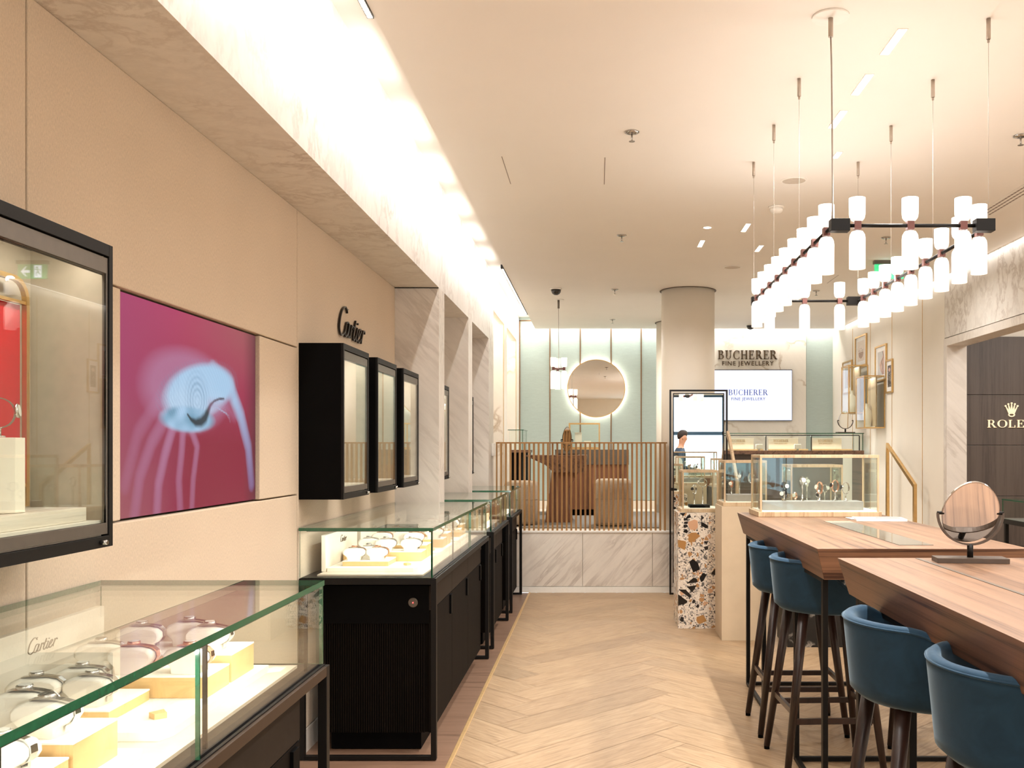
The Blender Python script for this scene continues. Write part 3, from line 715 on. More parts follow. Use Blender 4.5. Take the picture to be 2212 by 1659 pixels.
# ---------------------------------------------------------------- glass display counters along the left wall
def counter(y0, y1, label, doors, first=False):
    x0, x1 = -1.432, -.773; zt = .878; rt = thing('display_counter', label, 'display case', ((x0 + x1) / 2, (y0 + y1) / 2, 0), 'glass counters along the left wall')
    gt = 1.116; b = .018
    for y, nm in ((y0, 'frame'), (y1, 'frame')):
        s = 1 if y == y0 else -1; mb = MB(); ya, yb_ = y, y + s * .03
        mb.box(x0, x0 + .026, ya, yb_, .006, zt); mb.box(x1 - .026, x1, ya, yb_, .006, zt); mb.box(x0 + .026, x1 - .026, ya, yb_, .006, .024); mb.box(x0 + .026, x1 - .026, ya, yb_, zt - .03, zt)
        mb.build('frame', M['bronze'], rt, .0015)
    MB().box(x1 - .028, x1, y0 + .03, y1 - .03, zt - .028, zt).box(x0, x0 + .028, y0 + .03, y1 - .03, zt - .028, zt).build('rail', M['bronze_rail'] if first else M['bronze'], rt, .001)
    # cabinet
    cx0, cx1 = x0 + .085, x1 - .045; cy0, cy1 = y0 + .13, y1 - .13
    MB().box(cx0, cx1 - .012, cy0 + .012, cy1 - .012, .1, zt - .05).build('carcass', M['dark_wood'], rt)
    MB().box(cx0 + .02, cx1 - .06, cy0 + .05, cy1 - .05, .006, .1).build('plinth', M['black'], rt)
    for yy, s in ((cy0, 1), (cy1, -1)):
        mb = MB(); n = 44; step = (cx1 - .03 - cx0) / n
        for i in range(n): a = cx0 + i * step; mb.box(a, a + step * .62, yy, yy + s * .012, .1, zt - .24)
        mb.build('fluted_panel', M['dark_wood'], rt)
        MB().box(cx0, cx1 - .014, yy - s * .004, yy + s * .012, zt - .24, zt - .052).build('end_panel', M['black'], rt, .001)
        if s == 1:
            q = MB(); q.lathe([(.024, 0), (.024, .004), (.021, .005)], (0, 0, 0), 20); q.xf(Matrix.Translation((cx1 - .09, yy - .004, zt - .135)) @ Matrix.Rotation(PI / 2, 4, 'X')); lk = q.build('lock', M['bronze_light'], rt)
            q = MB(); q.lathe([(.0025, 0), (.0025, .002)], (0, 0, 0), 8); q.xf(Matrix.Translation((cx1 - .09, yy - .0092, zt - .135)) @ Matrix.Rotation(PI / 2, 4, 'X')); q.build('indicator_light', M['redled'], lk)
    n = doors; L = (cy1 - cy0) / n
    for i in range(n):
        a, b_ = cy0 + i * L + .002, cy0 + (i + 1) * L - .002
        MB().box(cx1 - .014, cx1, a, b_, zt - .175, zt - .055).build('drawer', M['drawer'], rt, .001)
        d = MB().box(cx1 - .014, cx1, a, b_, .1, zt - .179).build('door', M['dark_wood'], rt, .001)
        MB().box(cx1, cx1 + .010, b_ - .085, b_ - .035, zt - .29, zt - .185).build('handle', M['black'], d, .001)
    # deck, glass
    MB().box(x0 + .01, x1 - .01, y0 + .01, y1 - .01, zt - .004, zt + .003).build('glass_bed', M['bronze'], rt)
    MB().box(x0 + .07, x1 - .075, y0 + .06, y1 - .06, zt + .003, zt + .011).build('deck', plain('limed_deck', '#cbb9a4', .55) if 'limed_deck' not in bpy.data.materials else bpy.data.materials['limed_deck'], rt)
    g = MB(); gx0, gx1, gy0, gy1 = x0 - .004 + .006, x1 - .018, y0 + .004, y1 - .004; t_ = .009
    pane(g, gx0 - .003, gx1 + .003, gy0 - .003, gy1 + .003, gt - .010, gt + .005)
    g.build('glass_top', [M['glass'], M['glass_edge']], rt)
    g = MB(); mid = gy0 + (gy1 - gy0) * .62
    pane(g, gx1 - t_, gx1, gy0 + .01, mid - .0015, zt + .003, gt - .0105); pane(g, gx1 - t_, gx1, mid + .0015, gy1 - .01, zt + .003, gt - .0105)
    g.build('front_glass', [M['glass'], M['glass_edge']], rt)
    for yy in (gy0, gy1 - t_):
        g = MB(); pane(g, gx0, gx1, yy, yy + t_, zt + .003, gt - .0105); g.build('end_glass', [M['glass'], M['glass_edge']], rt)
    nb = max(2, round((y1 - y0) / .56))
    lb = MB().box(gx1 - .026, gx1 - .014, gy0 + .05, gy1 - .05, gt - .020, gt - .0105)
    lb.build('light_bar', M['bronze'], rt)
    MB().box(gx1 - .024, gx1 - .016, gy0 + .06, gy1 - .06, gt - .0205, gt - .0201).build('light_strip', M['ledwhite'], rt)
    for i in range(nb):
        yy = y0 + .10 + i * (y1 - y0 - .2) / (nb - 1)
        MB().box(gx1 - .024, gx1 - .016, yy - .004, yy + .004, zt + .003, gt - .020).build('light_post', M['bronze'], rt)
    MB().box(gx0 + .03, gx1 - .03, gy0 + .011, gy0 + .019, gt - .0135, gt - .0105).build('added_end_bar', M['bronze_rail'], rt)  # bar added at the near end to go with the extra light there
    area('case_light', ((gx1 - .03), (y0 + y1) / 2, gt - .022), .02, y1 - y0 - .14, .5 * (y1 - y0), NEUT, (0, math.radians(28), 0), 170)
    area('case_light', ((gx0 + gx1) / 2, gy0 + .03, gt - .015), .5, .004, .3, NEUT, (math.radians(45), 0, 0), 170)  # added light, brightens the cushions from the near end
    for i in range(int((y1 - y0) / .5)):
        la = area('case_light', (gx1 - .05, y0 + .30 + .5 * i, gt - .03), .02, .02, .26, NEUT, (0, 0, 0), 170); la.rotation_euler = Vector((-.55, .7, -.45)).to_track_quat('-Z', 'Y').to_euler()  # small lights added without fittings, to brighten the cushions' near faces
    return rt
counter(.50, 2.743, 'nearest bronze framed glass display counter, under the first black wall case', 3, True)
counter(4.556, 6.79, 'long bronze framed glass counter with fluted black end panel under three wall cases', 3)
counter(7.10, 8.30, 'short bronze framed glass counter beside the second marble pier', 2)
counter(8.65, 9.77, 'short bronze framed glass counter nearest the slatted railing', 2)
ZD = .889
def module(y0, where, full=True):
    xb = -1.350
    bd = thing('sign_board', 'ivory upright board with cursive lettering, ' + where, 'sign', (xb - .011, y0 + .325, ZD), 'upright ivory sign boards in the left counters')
    MB().box(xb - .022, xb, y0, y0 + .62, ZD, 1.071).build('board', M['tray'], bd, .002)
    k = .036 / (V1 - V0); cursive(y0 + .27, ZD + .122, k, xb, .002).build('lettering', M['sign'], bd)
    o = MB().prism([(xb + .006, y0), (-.915, y0), (-.900, y0 + .04), (-.900, y0 + .62), (xb + .006, y0 + .62)], ZD, ZD + .020, 'Z')
    tag(o.build('display_slab', M['tray'], bevel=.001), 'wide clipped ivory display slab, ' + where, 'tray', 'ivory display slabs in the left counters')
    z1 = ZD + .0205
    def tray(x0, x1, a, b, z0, z1_, lab):
        r = thing('display_tray', lab + ' ' + where, 'tray', ((x0 + x1) / 2, (a + b) / 2, z0), 'gold sided trays in the left counters')
        MB().box(x0, x1, a, b, z0, z1_ - .004).build('side', M['gold_mat'], r); MB().box(x0 - .001, x1 + .001, a - .001, b + .001, z1_ - .004, z1_).build('top', M['cushion'], r, .001)
    tray(-1.285, -1.055, y0 + .07, y0 + .255, z1, z1 + .026, 'low square gold sided tray,')
    tray(-1.335, -.925, y0 + .27, y0 + .405, z1, z1 + .052, 'long gold sided middle tray,')
    tray(-1.250, -.925, y0 + .42, y0 + .575, z1, z1 + .072, 'tallest gold sided back tray,')
    spots = [(-1.235, y0 + .11, .026), (-1.12, y0 + .125, .026), (-1.185, y0 + .205, .026), (-1.12, y0 + .315, .052), (-.985, y0 + .315, .052), (-1.22, y0 + .355, .052), (-1.175, y0 + .47, .072), (-1.00, y0 + .47, .072), (-1.08, y0 + .535, .072)]
    nm = ['front left of the low tray', 'front right of the low tray', 'rear of the low tray', 'middle of the long tray', 'right of the long tray', 'left of the long tray', 'left of the tall tray', 'right of the tall tray', 'rear of the tall tray']
    kinds = [('steel', 'cushion'), ('steel', 'dial_w'), ('rose', 'dial_w'), ('rose', 'dial_w'), ('steel', 'dial_k'), ('steel', 'dial_w')]
    for i, (x, y, dz) in enumerate(spots):
        z = z1 + dz + .0005; rz = math.radians([8, -6, 4, 0, -8, 6, 3, -5, 0][i])
        place('cushion', mk_cushion, (x, y, z), rz, 'ivory watch cushion, %s, %s' % (nm[i], where), 'cushion', 'suede watch cushions in the left counters')
        kd = kinds[(i + int(y0 * 3)) % 6]; col = {'steel': 'polished steel', 'rose': 'rose gold'}[kd[0]]
        place('watch' + kd[0] + kd[1], mk_watch(kd[0], kd[1]), (x, y, z + .0005), rz, '%s wristwatch on cushion, %s, %s' % (col, nm[i], where), 'watch', 'watches on cushions in the left counters')
    token(-.965, y0 + .105, z1, 'small gold faceted token, ' + where)
M['dial_w'] = plain('silver_dial', '#e6e0d6', .3); M['dial_k'] = plain('black_dial', '#1a1818', .2)
def token(x, y, z, label):
    r = MB(); r.prism([(x - .02, y), (x, y - .016), (x + .02, y), (x, y + .028)], z, z + .012, 'Z')
    tag(r.build('price_token', M['gold_mat']), label, 'token', 'gold tokens in the left counters')
WH = [(1.255, 'nearest counter, near slab'), (1.98, 'nearest counter, far slab'), (4.72, 'long counter, near slab'), (5.42, 'long counter, middle slab'), (6.10, 'long counter, far slab')]
for y, wh in WH: module(y, wh)
tag(MB().prism([(-.93, 2.60), (-.90, 2.585), (-.868, 2.60), (-.868, 2.645), (-.90, 2.655)], .8895, .8915, 'Z').build('price_card', M['tray']), 'small ivory card beside the slab at the far end of the nearest counter', 'card')
# dense bracelets on wooden blocks in the two short counters
def block(y0, y1, mat, lab, grp, where, n, m_, hz):
    tag(MB().box(-1.30, -.93, y0, y1, ZD, ZD + hz).build('riser_block', mat, bevel=.002), lab, 'riser')
    k = 0
    for j in range(m_):
        for i in range(n):
            x = -1.26 + i * (.30 / (n - 1)); y = y0 + .04 + j * ((y1 - y0 - .08) / (m_ - 1)); kd = ('steel', 'rose', 'steel')[(i + j) % 3]; fc = ('dial_k', 'dial_w')[(i * 2 + j) % 2]
            key = 'low' + kd + fc
            place(key, mk_hoop(kd, fc, .026, .024, .014, .012), (x, y, ZD + hz + .0005), math.radians((i * 37 + j * 23) % 50 - 25),
                  '%s wristwatch, %s row back, %s from the wall, %s' % ({'steel': 'steel', 'rose': 'rose gold'}[kd], ORD[j], ORD[i], where), 'watch', grp)
block(7.24, 7.70, M['oak_frame'], 'pale oak riser block crowded with watches in the third counter', 'watches on the pale block', 'on the pale oak block', 4, 4, .075)
block(7.78, 8.18, M['oak_frame'], 'second pale oak riser block in the third counter, further back', 'watches on the further pale block', 'on the further pale oak block', 4, 3, .06)
block(8.80, 9.25, M['ribbed'], 'brown walnut riser block of watches in the counter nearest the railing', 'watches on the walnut block', 'on the walnut block', 4, 4, .075)
# ---------------------------------------------------------------- black wall cases
def wall_case(y0, y1, label, riser=True, lit=1.0):
    x0, x1, z0, z1 = XN + .001, -1.2235, 1.256, 2.012; t_ = .014
    r = thing('wall_case', label, 'display case', (x0, (y0 + y1) / 2, z0), 'black wall cases')
    m = MB(); m.box(x0, x0 + t_, y0, y1, z0, z1)
    m.box(x0 + t_, x1 - .012, y0, y0 + t_, z0, z1); m.box(x0 + t_, x1 - .012, y1 - t_, y1, z0, z1); m.box(x0 + t_, x1 - .012, y0 + t_, y1 - t_, z0, z0 + t_); m.box(x0 + t_, x1 - .012, y0 + t_, y1 - t_, z1 - t_, z1)
    m.build('casing', M['black'], r)
    m = MB(); a = x1 - .012
    m.box(a, x1, y0, y0 + .018, z0, z1); m.box(a, x1, y1 - .018, y1, z0, z1); m.box(a, x1, y0 + .018, y1 - .018, z0, z0 + .028); m.box(a, x1, y0 + .018, y1 - .018, z1 - .030, z1)
    m.build('frame', M['bronze'], r, .001)
    m = MB(); b = a - .002
    m.box(b, x1 - .003, y0 + .02, y0 + .026, z0 + .032, z1 - .034); m.box(b, x1 - .003, y1 - .026, y1 - .02, z0 + .032, z1 - .034); m.box(b, x1 - .003, y0 + .026, y1 - .026, z0 + .032, z0 + .06); m.box(b, x1 - .003, y0 + .026, y1 - .026, z1 - .074, z1 - .034)
    d = m.build('door', M['bronze_light'], r, .001)
    g = MB(); pane(g, x1 - .009, x1 - .004, y0 + .026, y1 - .026, z0 + .06, z1 - .074); g.build('glass_pane', [M['glass'], M['steel']], d)
    q = MB(); q.cyl((0, 0), .006, 0, .018, 10); q.xf(Matrix.Translation((x1, y1 - .06, z0 + .014)) @ Matrix.Rotation(PI / 2, 4, 'Y')); q.build('lock', M['chrome'], r)
    m = MB(); i0 = x0 + t_ + .001; i1 = b - .002
    m.box(i0, i0 + .003, y0 + t_ + .004, y1 - t_ - .004, z0 + .07, z1 - t_ - .001)
    m.box(i0 + .003, i1, y0 + t_ + .001, y0 + t_ + .004, z0 + .05, z1 - t_ - .001); m.box(i0 + .003, i1, y1 - t_ - .004, y1 - t_ - .001, z0 + .05, z1 - t_ - .001)
    m.build('lining', M['lining'], r)
    MB().box(i0 + .003, i1 - .004, y0 + t_ + .005, y1 - t_ - .005, z0 + t_ + .001, z0 + .066).build('base_board', M['tray'], r)
    MB().box(i1 - .004, i1 - .001, y0 + t_ + .005, y1 - t_ - .005, z1 - .076, z1 - t_ - .001).build('baffle', M['bronze'], r)
    MB().box(i1 - .022, i1 - .008, y0 + .05, y1 - .05, z1 - t_ - .008, z1 - t_ - .001).build('light_strip', M['ledwhite'], r)
    area('case_light', (i1 - .03, (y0 + y1) / 2, z1 - .03), .02, y1 - y0 - .1, .38 * lit, NEUT, (0, math.radians(20), 0), 170)
    if riser:
        tag(MB().box(-1.40, -1.28, y0 + .05, y0 + .17, z0 + .0665, z0 + .155).build('riser_block', M['tray'], bevel=.002), 'ivory block inside ' + label.replace('black wall case', 'the black wall case'), 'riser')
    return r
wall_case(1.885, 2.398, 'black wall case cut off by the left edge of the photo', False, .7)
wall_case(4.577, 5.088, 'black wall case nearest below the cursive lettering, leftmost of three')
wall_case(5.29, 5.79, 'black wall case in the middle of the three below the lettering')
wall_case(5.996, 6.505, 'black wall case beside the first marble pier, last of three')
wall_case(7.33, 7.84, 'black wall case in the recess behind the first marble pier')
wall_case(8.88, 9.39, 'black wall case in the recess behind the second marble pier')
# contents of the nearest wall case
z0 = 1.256 + .0665
tag(MB().box(-1.41, -1.262, 1.93, 2.345, z0, z0 + .034).build('plank', wood('grey_limed_plank', '#e6dccb', '#bdb09e', 'Y', 80, .5, .04), bevel=.001), 'pale limed wood plank on the floor of the nearest wall case', 'shelf')
m = MB(); zc = z0 + .035
m.prism([(-1.335 + .047 * math.cos(PI / 8 + a * PI / 4), 2.125 + .047 * math.sin(PI / 8 + a * PI / 4)) for a in range(8)], zc, zc + .168, 'Z')
tag(m.build('pedestal', M['tray'], bevel=.001), 'eight-sided ivory pedestal with a watch on it in the nearest wall case', 'pedestal')
place('big_hoop', mk_hoop('steel', 'dial_w', .030, .032, .018, .022), (-1.335, 2.118, zc + .169), math.radians(200), 'pale steel wristwatch upright on the eight-sided pedestal', 'watch')
r = thing('display_backdrop', 'red silk panel in a rounded gold frame inside the nearest wall case', 'backdrop', (-1.40, 2.12, zc))
m = MB(); pts = []
A, B, z1_, z2_ = 1.915, 2.305, zc, 1.908
pts = [(-1.388, B, z1_ + .004)] + [(-1.388, B - .05 + .05 * math.cos(a * PI / 12), z2_ - .05 + .05 * math.sin(a * PI / 12)) for a in range(7)] + [(-1.388, A + .05 - .05 * math.sin(a * PI / 12), z2_ - .05 + .05 * math.cos(a * PI / 12)) for a in range(7)] + [(-1.388, A, z1_ + .004)]
m.tube(pts, (.006, .006), 4, up=(1, 0, 0)); m.tube([(-1.388, A, z2_ - .055), (-1.388, B - .006, z2_ - .055)], (.004, .004), up=(1, 0, 0)); m.tube([(-1.388, A, z1_ + .055), (-1.388, B - .006, z1_ + .055)], (.004, .004), up=(1, 0, 0))
m.build('frame', M['gold'], r)
MB().box(-1.402, -1.396, A + .01, B - .01, z1_ + .06, z2_ - .06).build('panel', M['red'], r)
m = MB(); 
for a_, b_, c_, d_ in ((A + .05, 2.215, z1_ + .40, z1_ + .408), (2.207, 2.215, z1_ + .07, z1_ + .40), (2.235, 2.295, z1_ + .155, z1_ + .162), (2.235, 2.295, z1_ + .07, z1_ + .076)): m.box(-1.396, -1.391, a_, b_, c_, d_)
m.build('moulding', M['red'], r)
# ---------------------------------------------------------------- consultation tables
TT = 1.09
def table(y0, y1, label, inlay):
    x0, x1 = .905, 1.782
    r = thing('high_table', label, 'table', ((x0 + x1) / 2, (y0 + y1) / 2, 0), 'high walnut consultation tables')
    t_, ins = .132, .036; zb = TT - t_
    top = [(x0, y0, TT), (x1, y0, TT), (x1, y1, TT), (x0, y1, TT)]; bot = [(x0 + ins, y0 + ins * .8, zb), (x1 - ins, y0 + ins * .8, zb), (x1 - ins, y1 - ins * .8, zb), (x0 + ins, y1 - ins * .8, zb)]
    m = MB(); m.add(top + bot, [(0, 1, 2, 3)], 0); k = 0
    m.f += [[4, 7, 6, 5], [0, 4, 5, 1], [1, 5, 6, 2], [2, 6, 7, 3], [3, 7, 4, 0]]; m.m += [1, 2, 1, 2, 1]; m.sm += [False] * 5
    m.build('tabletop', [M['walnut_x'], M['walnut_edge'], M['walnut_end']], r, .0015)
    lx = (x0 + .042, x1 - .064); L = y1 - y0
    for ya in (y0 + .075, y1 - .70):
        yb_ = ya + .60
        for x in lx:
            m = MB()
            m.box(x, x + .022, ya, ya + .034, .004, zb); m.box(x, x + .022, yb_ - .034, yb_, .004, zb); m.box(x, x + .022, ya + .034, yb_ - .034, .004, .024); m.box(x, x + .022, ya + .034, yb_ - .034, zb - .02, zb)
            m.build('leg', M['bronze'], r, .0015)
        MB().box(lx[0] + .022, lx[1], yb_ - .034, yb_ - .012, .004, .024).build('stretcher', M['bronze'], r, .0015)
    if inlay == 'glass':
        MB().box(1.285, 1.43, y0 + .13, y1 - .75, TT + .0003, TT + .0022).build('inlay', [plain('grey_glass_inlay', '#6a645a', .06, 0, .9)], r)
    else:
        MB().box(1.192, 1.206, y0 + .08, y1 - .02, TT + .0003, TT + .0016).build('groove', M['bronze_light'], r)
    return r
table(3.905, 6.14, 'far walnut high table with a glass inlay, carrying the wide watch showcase', 'glass')
table(1.30, 3.575, 'near walnut high table with a dark groove, carrying the round vanity mirror', 'groove')
# ---------------------------------------------------------------- bar stools: back on the -X side
def mk_stool():
    r = thing('bar_stool', '', 'stool', (0, 0, 0))
    def ring(z, ax, ay, n=36, off=0): return [(off + ax * math.cos(2 * PI * j / n), ay * math.sin(2 * PI * j / n), z) for j in range(n)]
    # shell: outer and inner skin, top edge high at the back (-X) falling to the front (+X)
    n = 48; outer = []; 
    lv = 9
    def topz(a):
        c = -math.cos(a)                      # 1 at the back
        k = max(0, min(1, (c + .62) / 1.25)); k = k * k * (3 - 2 * k)
        return .80 + .178 * k
    rs = []
    for i in range(lv + 1):
        u = i / lv; row = []
        for j in range(n):
            a = 2 * PI * j / n; zt = topz(a); z = .735 + (zt - .735) * u
            fl = 1 + .10 * ((z - .735) / .24)
            if i == 0: fl *= .90
            row.append((.01 + .238 * fl * math.cos(a), .25 * fl * math.sin(a), z + (.004 if i == 0 else 0)))
        rs.append(row)
    for dr, dz in ((.008, .008), (.020, .011), (.032, .006), (.037, -.006)):
        row = []
        for j in range(n):
            a = 2 * PI * j / n; zt = topz(a); fl = 1 + .10 * ((zt - .735) / .24)
            row.append((.01 + (.238 * fl - dr) * math.cos(a), (.25 * fl - dr) * math.sin(a), zt + dz))
        rs.append(row)
    for i in range(6, -1, -1):
        u = i / 7; row = []
        for j in range(n):
            a = 2 * PI * j / n; zt = topz(a); z = .785 + (zt - .785) * u; fl = 1 + .10 * ((z - .735) / .24)
            row.append((.01 + (.238 * fl - .040) * math.cos(a), (.25 * fl - .040) * math.sin(a), z))
        rs.append(row)
    m = MB(); m.rings(rs, 0, True, True); m.build('backrest', M['velvet'], r)
    m = MB()
    row = [(.01 + .238 * (1 + .10 * ((topz(2 * PI * j / n) - .735) / .24)) * math.cos(2 * PI * j / n), .25 * (1 + .10 * ((topz(2 * PI * j / n) - .735) / .24)) * math.sin(2 * PI * j / n), topz(2 * PI * j / n) - .002) for j in range(n)]
    m.tube(row, .0035, 6, closed=True); m.build('piping', M['velvet'], bpy.data.objects[r.children[0].name] if r.children else r)
    m = MB(); m.lathe([(.17, .772), (.198, .78), (.200, .812), (.188, .828), (.12, .834), (.01, .836)], (.01, 0, 0), 36, sx=1.0, sy=1.05); m.build('seat', M['velvet'], r)
    F = {(-1, -1): (-.225, -.205), (-1, 1): (-.225, .205), (1, -1): (.225, -.205), (1, 1): (.225, .205)}
    for (sx, sy), (fx, fy) in F.items():
        m = MB(); m.tube([(sx * .135 + .005, sy * .135, .748), (fx, fy, .016)], .0245, 14, rfun=lambda t: 1 - .36 * t); m.build('leg', M['stool_wood'], r)
        c = MB(); c.cyl((fx, fy), .014, .0, .016, 12); c.build('foot_cap', M['black'], bpy.data.objects[[ch.name for ch in r.children if ch.name.startswith('leg')][-1]])
    def at(sx, sy, z):
        t = (.748 - z) / .732; fx, fy = F[(sx, sy)]; return (sx * .135 + .005 + (fx - sx * .135 - .005) * t, sy * .135 + (fy - sy * .135) * t, z)
    for (a, b, z) in (((-1, -1), (-1, 1), .285), ((1, -1), (1, 1), .285), ((-1, -1), (1, -1), .245), ((-1, 1), (1, 1), .245)):
        m = MB(); m.tube([at(*a, z), at(*b, z)], (.013, .008), up=(0, 0, 1)); m.build('footrest', M['stool_wood'], r)
    return r
for x, y, rz, lab in ((1.075, 5.14, 0, 'leftmost blue velvet bar stool, at the far table near the cream pedestal'),
                      (1.085, 4.56, 3, 'blue velvet bar stool behind the near corner leg of the far table'),
                      (1.02, 2.93, 4, 'blue velvet bar stool at the far left corner of the near table'),
                      (1.075, 2.33, 2, 'nearest blue velvet bar stool, cut off by the lower right corner of the photo'),
                      (1.70, 4.95, 178, 'blue velvet bar stool beyond the far table, seen between legs'),
                      (1.76, 3.05, 182, 'blue velvet bar stool beyond the near table, mostly hidden')):
    place('stool', mk_stool, (x, y, 0), math.radians(rz), lab, 'bar stool', 'blue velvet bar stools round the tables')
# ---------------------------------------------------------------- vanity mirrors
def vanity(x, y, z, k, rz, tilt, label, rx=.104, rz_=.126, key=None):
    r = thing('vanity_mirror', label, 'mirror', (x, y, z)); Mx = Matrix.Translation((x, y, z)) @ Matrix.Rotation(math.radians(rz), 4, 'Z') @ Matrix.Scale(k, 4)
    m = MB(); m.box(-.125, .125, -.045, .045, 0, .018); m.xf(Mx); m.build('base', M['mirror_bronze'], r, .001)
    c = .178; m = MB(); m.cyl((0, 0), .011, .018, c - rx - .008, 10); m.xf(Mx); m.build('stem', M['bronze'], r)
    m = MB(); m.tube([((rx + .010) * math.cos(a), 0, c + (rx + .010) * math.sin(a)) for a in [PI + PI * i / 24 for i in range(25)]], (.009, .0032), up=(0, 1, 0)); m.xf(Mx); y1 = m.build('yoke', M['mirror_bronze'], r)
    for s in (-1, 1):
        m = MB(); m.tube([(s * (rx + .012), 0, c), (s * (rx - .012), 0, c)], .006, 10); m.xf(Mx); m.build('pivot', M['bronze'], r)
    T = Mx @ Matrix.Translation((0, 0, c)) @ Matrix.Rotation(math.radians(tilt), 4, 'X')
    def oval(q, yy): return [((rx - .004 - q) * (1 - .10 * math.sin(a) * abs(math.sin(a))) * math.cos(a) , yy, .004 + (rz_ - q) * math.sin(a)) for a in [2 * PI * i / 48 for i in range(48)]]
    m = MB(); m.rings([oval(0, -.004), oval(0, .004)], 0, False); m.xf(T); b = m.build('rim', M['bronze'] if key else M['steel'], r)
    m = MB(); m.add(oval(.003, -.0046), [tuple(range(48))], 0); m.xf(T); m.build('glass', M['mirror'], r)
    return r
vanity(1.352, 3.44, TT + .0002, 1.0, -6, 27, 'round tilting vanity mirror on a bronze base, standing on the near table')
# ---------------------------------------------------------------- framed watch showcases on stands
def showcase(x0, x1, y0, y1, z, h, label, bh=.03, bar=.020):
    r = thing('watch_showcase', label, 'display case', ((x0 + x1) / 2, (y0 + y1) / 2, z))
    m = MB(); m.box(x0, x1, y0, y1, z, z + bh); m.build('base', M['oak_frame'], r, .002)
    MB().box(x0 + .016, x1 - .016, y0 + .016, y1 - .016, z + bh, z + bh + .006).build('bed', M['cushion'], r)
    a0, a1, b0, b1 = x0 + .012, x1 - .012, y0 + .012, y1 - .012; zb, zt = z + bh + .001, z + h; f = bar; g = .012
    for x in (a0, a1 - g):
        for y in (b0, b1 - g): MB().box(x, x + g, y, y + g, zb, zt - f).build('post', M['oak_frame'], r, .001)
    m = MB(); m.box(a0, a1, b0, b0 + g, zt - f, zt); m.box(a0, a1, b1 - g, b1, zt - f, zt); m.box(a0, a0 + g, b0 + g, b1 - g, zt - f, zt); m.box(a1 - g, a1, b0 + g, b1 - g, zt - f, zt)
    m.build('top_frame', M['oak_frame'], r, .001)
    q = MB()
    pane(q, a0 + g, a1 - g, b0 + .003, b0 + .007, zb + .006, zt - f); pane(q, a0 + g, a1 - g, b1 - .007, b1 - .003, zb + .006, zt - f)
    pane(q, a0 + .003, a0 + .007, b0 + g, b1 - g, zb + .006, zt - f); pane(q, a1 - .007, a1 - .003, b0 + g, b1 - g, zb + .006, zt - f)
    pane(q, a0 + g, a1 - g, b0 + g, b1 - g, zt - f + .004, zt - f + .009)
    q.build('glazing', [M['glass'], M['glass']], r)
    return r
def hoop(key, band, face, x, y, z, rot, lab, grp, **kw):
    return place(key, mk_hoop(band, face, **kw), (x, y, z), math.radians(rot), lab, 'watch', grp)
# terrazzo pedestal with its case
tag(MB().box(.677, 1.06, 7.93, 8.40, 0, .966).build('pedestal', M['terrazzo'], bevel=.001), 'square terrazzo pedestal with large black and ochre chips beside the tall mirror', 'pedestal')
showcase(.705, 1.03, 7.97, 8.34, .9665, .355, 'small oak framed watch showcase on the terrazzo pedestal')
zt = .9665 + .037
tag(MB().box(.785, .955, 8.03, 8.20, zt, zt + .022).build('display_plinth', M['black'], bevel=.001), 'black plinth in the showcase on the terrazzo pedestal', 'plinth')
hoop('h1', 'steel', 'dial_k', .83, 8.10, zt + .0225, 60, 'steel watch on a short stand at the left of the black plinth', 'watches in the terrazzo pedestal showcase', rx=.034, rz=.040, stem_h=.09)
hoop('h2', 'steel', 'dial_w', .905, 8.14, zt + .0225, 15, 'large steel loop watch on a tall stand at the right of the black plinth', 'watches in the terrazzo pedestal showcase', rx=.034, rz=.036, stem_h=.15)
# cream pedestal with its case
m = MB(); m.box(.975, 1.352, 7.43, 7.84, 0, 1.05)
tag(m.build('pedestal', plain('cream_stone', '#cdb89b', .5, var=.04, scale=8), bevel=.001), 'tall cream stone pedestal between the terrazzo one and the far table', 'pedestal')
showcase(.985, 1.345, 7.44, 7.83, 1.0505, .36, 'oak framed watch showcase on the tall cream pedestal, half hidden')
zt = 1.0505 + .037
tag(MB().box(1.03, 1.315, 7.52, 7.72, zt, zt + .05).build('display_plinth', M['plinth'], bevel=.001), 'taupe plinth in the showcase on the cream pedestal', 'plinth')
hoop('h3', 'rose', 'dial_w', 1.075, 7.60, zt + .0505, 70, 'rose gold watch at the left of the taupe plinth on the cream pedestal', 'watches in the cream pedestal showcase', rx=.030, rz=.026, stem_h=.055)
hoop('h4', 'steel', 'dial_w', 1.15, 7.67, zt + .0505, 80, 'steel watch on the tallest stand of the cream pedestal showcase', 'watches in the cream pedestal showcase', rx=.028, rz=.028, stem_h=.11)
hoop('h1', 'steel', 'dial_k', 1.235, 7.60, zt + .0505, 120, 'steel watch at the right of the taupe plinth on the cream pedestal', 'watches in the cream pedestal showcase')
# black marble pedestal behind the table
tag(MB().box(1.44, 1.90, 7.18, 7.60, 0, 1.02).build('pedestal', M['black_marble'], bevel=.001), 'black marble pedestal with pale veins, seen behind the far table legs', 'pedestal')
showcase(1.46, 1.88, 7.20, 7.58, 1.0205, .36, 'oak framed showcase on the black marble pedestal, seen through the wide one')
for i, (x, y, rz) in enumerate(((1.53, 7.33, 60), (1.64, 7.42, 90), (1.76, 7.34, 120))):
    hoop(('h3', 'h2', 'h4')[i], 'steel', 'dial_k', x, y, 1.0575, rz, ORD[i] + ' watch from the left inside the showcase on the black marble pedestal', 'watches above the black marble', rx=.03, rz=.03, stem_h=.1)
